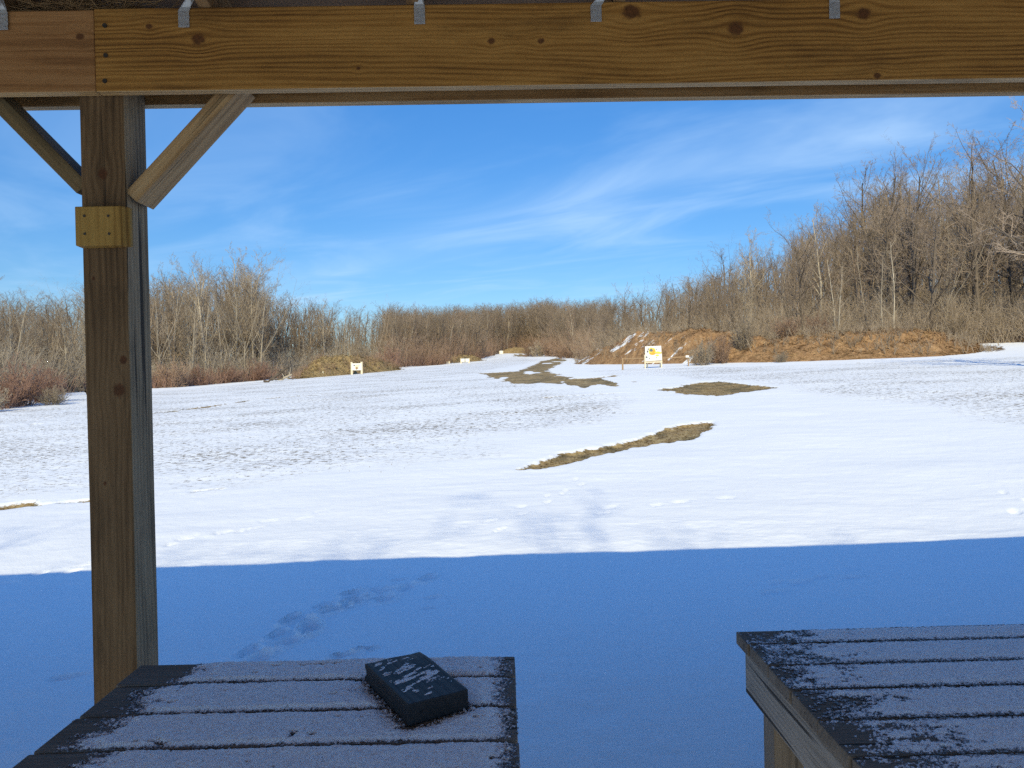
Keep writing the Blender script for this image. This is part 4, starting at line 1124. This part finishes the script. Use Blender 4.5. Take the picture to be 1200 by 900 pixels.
def weeds(key, n, seed, mat, label, hr=(.35, 1.1)):
    rg = np.random.default_rng(seed); p, nn = berm_pts(key, n, seed, .75); seg = []
    keep = rg.random(n) < sstep(.40, .60, fbm(p[:, 0] * .6, p[:, 2] * .9, seed, 3))
    for q in p[keep]:
        h = rg.uniform(*hr)
        for _ in range(3):
            d = norm(np.array([rg.normal(0, .35), rg.normal(0, .35), 1])); e = q + d * h * rg.uniform(.6, 1)
            seg.append((*(q - d * .05), *e, .013, .005))
            for _ in range(3):
                s0 = q + (e - q) * rg.uniform(.3, .9); seg.append((*s0, *(s0 + norm(d + rg.normal(0, .6, 3)) * h * .3), .008, .004))
    V_, Q2 = tubes(seg, 3)
    tag(link('dry_weeds', mk_mesh('dry_weeds', V_, [Q2]), mat), label, None, None, 'stuff')
weeds('R', 900, 91, M_brushd, 'dead weed stalks over the right berm')
weeds('L', 300, 92, M_twigr, 'dead weed stalks over the left berm')
# ------------------------------------------------------------------ shrubs
for i, (kd, px, d, h, wd, lb) in enumerate([
        ('grey', 824, 49.2, 1.9, 1.15, 'round grey shrub in front of the right berm, beside the target stand'),
        ('brown', 846, 50.2, 2.2, 1.0, 'brown shrub just right of the round grey one on the berm'),
        ('grey', 872, 51.6, 2.6, 1.1, 'taller thin shrub on the dip between the two humps of the right berm'),
        ('brown', 925, 52.5, 2.0, 1.2, 'brown shrub on top of the left end of the long berm'),
        ('grey', 917, 47.6, .85, .6, 'small low twiggy bush at the foot of the long berm'),
        ('brown', 960, 53.0, 2.2, 1.0, 'brown shrub near the crest of the long berm, left of the thin saplings'),
        ('grey', 1120, 54.0, 2.2, 1.1, 'grey shrub at the right crest of the long berm'),
        ('red', 6, 35.5, 1.9, 1.3, 'reddish bush at the left border of the view, at the field edge'),
        ('red', 30, 37.5, 2.3, 1.4, 'large reddish bush second from the left border'),
        ('red', 58, 40.5, 2.0, 1.3, 'reddish bush between the large one and the wooden post'),
        ('grey', 66, 37.8, .95, .9, 'low snow dusted grey bush in front of the reddish ones'),
        ('grey', -12, 33.0, 1.2, 1.1, 'low grey tangle at the lowest left corner of the field edge'),
        ('grey', 85, 56.0, 3.0, 1.6, 'pale tall shrub just left of the wooden post'),
        ('brown', 205, 64.0, 2.6, 1.6, 'brown shrub just right of the wooden post'),
        ('red', 232, 67.0, 1.9, 1.5, 'reddish shrub at the field edge under the slender trees'),
        ('red', 268, 71.0, 1.9, 1.6, 'reddish shrub at the field edge under the tallest left tree'),
        ('red', 300, 74.0, 2.1, 1.6, 'reddish shrub left of the heap of fallen branches'),
        ('grey', 425, 95.0, 3.2, 2.0, 'greyish bush behind the left berm, above its target stand'),
        ('red', 455, 100.0, 3.2, 2.0, 'pinkish brown bush at the right end of the left berm')]):
    z = 0
    if 815 < px < 1130 and d > 48:
        V = BERMS['R']; x = col_px(px, d); q = np.argmin((V[..., 0] - x) ** 2 + (V[..., 1] - d) ** 2)
        z = max(0, V.reshape(-1, 3)[q, 2] - float(terrain(np.array([x]), np.array([d]))[0]))
    shrub(kd, px, d, h, wd, lb, zadd=z)
for px, d, h in ((622, 150, 3.0), (632, 146, 3.6), (643, 143, 3.9), (653, 138, 3.2), (637, 155, 4.4), (662, 120, 2.4)):
    shrub('brown' if h != 3.6 else 'grey', px, d, h, 2.3, 'brown bush in the rounded thicket where the worn track bends out of sight', 'thicket at the bend of the track')

# ------------------------------------------------------------------ target stands
M_white = flat('white_painted_board', (.80, .79, .74), .7, 0, .06, 3)
M_cream = flat('cream_timber', (.68, .60, .44), .75, 0, .15, 6)
M_tan = flat('bare_lath', (.34, .225, .125), .8, 0, .2, 8)
M_yel = flat('yellow_sticker', (.80, .60, .10), .6, 0, .1)
M_ora = flat('orange_sticker', (.80, .36, .05), .6, 0, .1)
M_gry = flat('grey_target_ring', (.16, .17, .18), .7, 0, .1)
M_dk = flat('dark_backing', (.03, .03, .03), .8, 0, .1)
def patch(root, name, mat, cx_, cz_, rx_, rz_, y, n=18, seed=0):
    """thin paper sticker: an uneven disc 3 mm thick, in front of the board"""
    rg = np.random.default_rng(seed); mb = MB(); bm_ = mb.bm
    ang = [2 * math.pi * k / n for k in range(n)]; f = [1 + rg.normal(0, .10) for _ in ang]
    a = [bm_.verts.new((cx_ + rx_ * f[k] * math.cos(t), y, cz_ + rz_ * f[k] * math.sin(t))) for k, t in enumerate(ang)]
    b_ = [bm_.verts.new((v_.co.x, y + .003, v_.co.z)) for v_ in a]
    bm_.faces.new(a); bm_.faces.new(b_[::-1])
    for k in range(n): bm_.faces.new((a[k], b_[k], b_[(k + 1) % n], a[(k + 1) % n]))
    bmesh.ops.recalc_face_normals(bm_, faces=bm_.faces)
    return mb.done(name, mat, root)
# near right stand
g0 = ground_at(765, 431); D = g0[1]
def Q_(px, py, dy=0.0): return P(px, py, D + dy)
st = empty('target_stand', (g0[0], D, g0[2]), 'big white target board with orange and grey marks in front of the right berm', 'target stand')
tl, br = Q_(756.2, 405.6), Q_(775.2, 423.2)
mb = MB(); mb.hexa([(tl[0], D, br[2] + .02), (br[0] + .03, D, br[2] + .06), (br[0] + .03, D + .025, br[2] + .06), (tl[0], D + .025, br[2] + .02), (tl[0] - .01, D + .02, tl[2] - .02), (br[0], D + .02, tl[2] + .01), (br[0], D + .045, tl[2] + .01), (tl[0] - .01, D + .045, tl[2] - .02)], .004)
mb.done('target_board', M_white, st)
for px in (756.3, 775.6):
    c = Q_(px, 431)
    mb = MB(); mb.box((c[0] - .045, D + .05, c[2] - .4), (c[0] + .045, D + .14, br[2] + .45), .006); mb.done('leg', M_cream, st)
for px in (757.8, 773.0):
    c = Q_(px, 429.5, .75)
    mb = MB(); mb.bar((c[0], D + .75, c[2] - .4), (c[0], D + .16, br[2] + .5), (.04, 0, 0), (0, .03, .02), .004); mb.done('brace_leg', M_cream, st)
zmid = Q_(765, 424.2)[2]
mb = MB(); mb.box((tl[0] - .03, D + .028, zmid - .05), (br[0] + .07, D + .0495, zmid + .04), .004); mb.done('cross_rail', M_cream, st)
yb = D - .004
for k, (nm, mt, px, py, rx_, rz_) in enumerate((('yellow_patch', M_yel, 764.2, 412.0, .24, .26), ('orange_patch', M_ora, 764.6, 414.4, .20, .08), ('orange_patch', M_ora, 766.0, 411.3, .10, .10), ('bullseye', M_gry, 763.1, 410.4, .11, .11), ('bullseye', M_gry, 758.8, 411.8, .06, .065), ('bullseye', M_gry, 759.6, 409.0, .045, .05),
                                                ('yellow_patch', M_yel, 771.2, 413.3, .20, .07), ('yellow_patch', M_yel, 770.2, 416.4, .12, .05), ('bullseye', M_gry, 757.8, 418.4, .06, .06), ('bullseye', M_gry, 761.0, 420.2, .035, .035), ('bullseye', M_gry, 769.0, 419.2, .03, .035), ('bullseye', M_gry, 769.2, 409.2, .03, .03))):
    c = Q_(px, py); patch(st, nm, mt, c[0], c[2], rx_, rz_, yb - .0035 * (k + 1), seed=k)
# lath rail with stake beside the stand
c0, c1, c2 = Q_(729.8, 434.0, -1.2), Q_(729.8, 420.3, -1.2), Q_(808, 419.0, .3)
rl = empty('lath_rail', (c0[0], D - 1.2, c0[2]), 'low tan lath rail on a stake, running past the right target stand', 'rail')
mb = MB(); mb.box((c0[0] - .045, D - 1.245, c0[2] - .3), (c0[0] + .045, D - 1.155, c1[2] + .05), .004); mb.done('stake', M_tan, rl)
mb = MB(); mb.bar((c1[0] - .03, D - 1.13, c1[2]), (Q_(755, 420.3, -.25)[0], D - .3, c1[2] + .02), (0, .018, 0), (0, 0, .033), .004); mb.done('rail', M_tan, rl)
mb = MB(); mb.bar((Q_(776.5, 419.8, .25)[0], D + .24, c1[2] + .02), (c2[0], D + .3, c1[2] + .09), (0, .018, 0), (0, 0, .03), .004); mb.done('rail', M_tan, rl)
mb = MB(); mb.box((c2[0] - .1, D + .325, c2[2] - 1.0), (c2[0] - .03, D + .39, c2[2] + .03), .004); mb.done('stake', M_tan, rl)
cb = Q_(805.2, 418.6, .3)
mb = MB(); mb.box((-.11, -.03, 0), (.11, .03, .14), .012); mb.subdiv_warp(2, .006, 6, 2)
o = mb.done('white_tag', M_white); o.location = (cb[0], D + .235, cb[2] - .02)
tag(o, 'small white block hung on the right end of the lath rail', 'target block')
# stand on the left
def hstand(pxc, pyb, wpx, top_board, bot_board, top_post, label, boardmat=M_white, half=False):
    g_ = ground_at(pxc, pyb); D_ = g_[1]; k = D_ / F
    e = empty('target_stand', (g_[0], D_, g_[2]), label, 'target stand')
    hw = wpx * k / 2; zt, zb_, zp = g_[2] + (pyb - top_board) * k, g_[2] + (pyb - bot_board) * k, g_[2] + (pyb - top_post) * k
    lw = .06 + D_ * .0006
    mb = MB(); mb.box((g_[0] - hw, D_, zb_), (g_[0] + hw, D_ + .03, zt), .004); mb.done('target_board', boardmat, e)
    for s_ in (-1, 1):
        x = g_[0] + s_ * hw
        mb = MB(); mb.box((x - lw, D_ - .003 + .034, g_[2] - .4), (x + lw, D_ + .16, zp), .006); mb.done('leg', M_cream, e)
    return e, g_, k, D_
e, g_, k, D_ = hstand(418.0, 438.6, 11.6, 425.8, 433.9, 424.1, 'white target board on two posts in front of the left berm')
for i, (dx, py, rx_, rz_, mt) in enumerate(((-2.6, 428.2, .09, .09, M_gry), (.4, 430, .22, .24, M_cream), (.2, 431.5, .12, .14, M_tan), (3.0, 427.8, .10, .06, M_cream))):
    patch(e, 'target_paper', mt, g_[0] + dx * k, g_[2] + (438.6 - py) * k, rx_, rz_, D_ - .006 - .004 * i, seed=40 + i)
e, g_, k, D_ = hstand(545.0, 425.6, 9.2, 420.2, 424.0, 419.8, 'low wide white target board with a dark middle bar by the olive berm')
mb = MB(); mb.box((g_[0] - .05, D_ - .01, g_[2] + 1.6 * k), (g_[0] + .05, D_ - .004, g_[2] + 5.2 * k), .002); mb.done('divider', M_dk, e)
mb = MB(); mb.box((g_[0] - 4.5 * k, D_ + .031, g_[2] + 5.45 * k), (g_[0] + 4.5 * k, D_ + .14, g_[2] + 6.0 * k), .002); mb.done('top_rail', M_dk, e)
hstand(587.4, 415.0, 3.2, 411.0, 414.6, 411.2, 'tiny white target sheet at the very far end of the range')
for i, (px, py, h) in enumerate(((524.0, 426.8, 3.0), (526.4, 426.8, 3.4))):
    g_ = ground_at(px, py); k = g_[1] / F
    mb = MB(); mb.box((-.07, -.02, -.2), (.07, .02, h * k * .75), .005); mb.box((-.10, -.03, h * k * .4), (.10, -.0205, h * k), .005)
    o = mb.done('marker_stake', M_cream); o.location = g_
    tag(o, ('left one of two small pale marker stakes by the olive berm', 'right one of two small pale marker stakes by the olive berm')[i], 'stake')
for i, (px, py, h) in enumerate(((372.5, 442.0, 4.5), (378.5, 441.5, 6.5))):
    g_ = ground_at(px, py); k = g_[1] / F
    mb = MB(); mb.box((-.05, -.04, -.2), (.05, .04, h * k), .005); mb.box((-.075, -.05, h * k * .55), (.075, -.0405, h * k * .95), .004)
    o = mb.done('marker_stake', M_cream); o.location = g_
    tag(o, ('shorter pale stake at the left foot of the left berm', 'taller pale stake beside the shorter one on the left berm')[i], 'stake')

# fallen branches
def log(px0, py0, px1, py1, dy, r, label, z0=.1, z1=.4, mat=M_barkd, seed=0):
    a = ground_at(px0, py0); b_ = ground_at(px1, py1); a[1] += dy; b_[1] += dy
    k = a[1] / F
    rg = np.random.default_rng(seed); A_ = np.array([a[0], a[1], terrain(a[:1], a[1:2])[0] + z0]); B_ = np.array([(px1 - 590) / F * a[1], a[1] + rg.uniform(-.5, .5), 0])
    B_[2] = terrain(B_[:1], B_[1:2])[0] + z1
    pts = [A_ + (B_ - A_) * t + rg.normal(0, .05, 3) for t in np.linspace(0, 1, 6)]
    e = empty('fallen_log', A_, label, 'log')
    mb = MB(); mb.tube(pts, np.linspace(r, r * .6, 6), 8); mb.done('stem', mat, e, True)
    for t in (2, 3, 4):
        q = pts[t] + rg.normal(0, .5, 3) + np.array([0, 0, .5])
        mb = MB(); mb.tube([pts[t], (pts[t] + q) / 2 + rg.normal(0, .06, 3), q], [r * .4, r * .3, r * .15], 5); mb.done('limb', mat, e, True)
log(318, 446, 340, 441, -.6, .16, 'dark fallen log at the left foot of the left berm', .05, 1.3, seed=1)
log(326, 446, 344, 444, .3, .13, 'second fallen log lying lower beside the dark one', .1, .5, M_bark, 2)
log(310, 448.5, 334, 446.5, .2, .10, 'thin fallen branch at the edge of the left woods', .15, .3, M_barkd, 3)
log(80, 465, 104, 463, 2.0, .15, 'dark fallen branch half behind the wooden post', .2, .35, M_barkd, 4)
log(60, 467, 98, 463, 4.0, .10, 'thin dark branch beyond the snow dusted bush', .1, .5, M_barkd, 5)

# ------------------------------------------------------------------ grass tips in the field
def ground_z(x, y): return terrain(x, y) + micro(x, y, bare_mask(x, y), stub_mask(x, y))
rg = np.random.default_rng(77)
n = 150000
dpt = np.exp(rg.uniform(math.log(9), math.log(60), n)); px = rg.uniform(-80, 1280, n); x = col_px(px, dpt)
keep = (rg.random(n) < stub_mask(x, dpt) * sstep(.40, .62, fbm(x * .7, dpt * .5, 61, 4)) * np.clip(dpt / 24, .25, 1) ** .8 * .6); x, y = x[keep], dpt[keep]
z = ground_z(x, y); nn = np.tile([0, 0, 1.0], (len(x), 1))
M_stub = bark('stubble', (.10, .075, .04), (.24, .18, .09), 4)
blades(np.stack([x, y, z], -1), nn, len(x), .055, .016, 'grass_stubble', M_stub, 'dry grass tips poking through the thin snow', 8, .55)
n = 60000
pl = PATCHW
xs, ys = [], []
for pw, cnt in zip(pl[:5], (9000, 9000, 9000, 200, 2500)):
    lo, hi = pw.min(0) - .5, pw.max(0) + .5
    a = rg.uniform(lo[0], hi[0], cnt * 4); b_ = rg.uniform(lo[1], hi[1], cnt * 4)
    m = bare_mask(a, b_) > .45; xs.append(a[m][:cnt]); ys.append(b_[m][:cnt])
x, y = np.concatenate(xs), np.concatenate(ys); z = ground_z(x, y)
M_gr = bark('matted_grass', (.17, .125, .050), (.40, .30, .13), 2.5)
blades(np.stack([x, y, z], -1), np.tile([0, 0, 1.0], (len(x), 1)), len(x), .085, .014, 'grass', M_gr, 'matted dry grass in the bare patches', 9, .72)
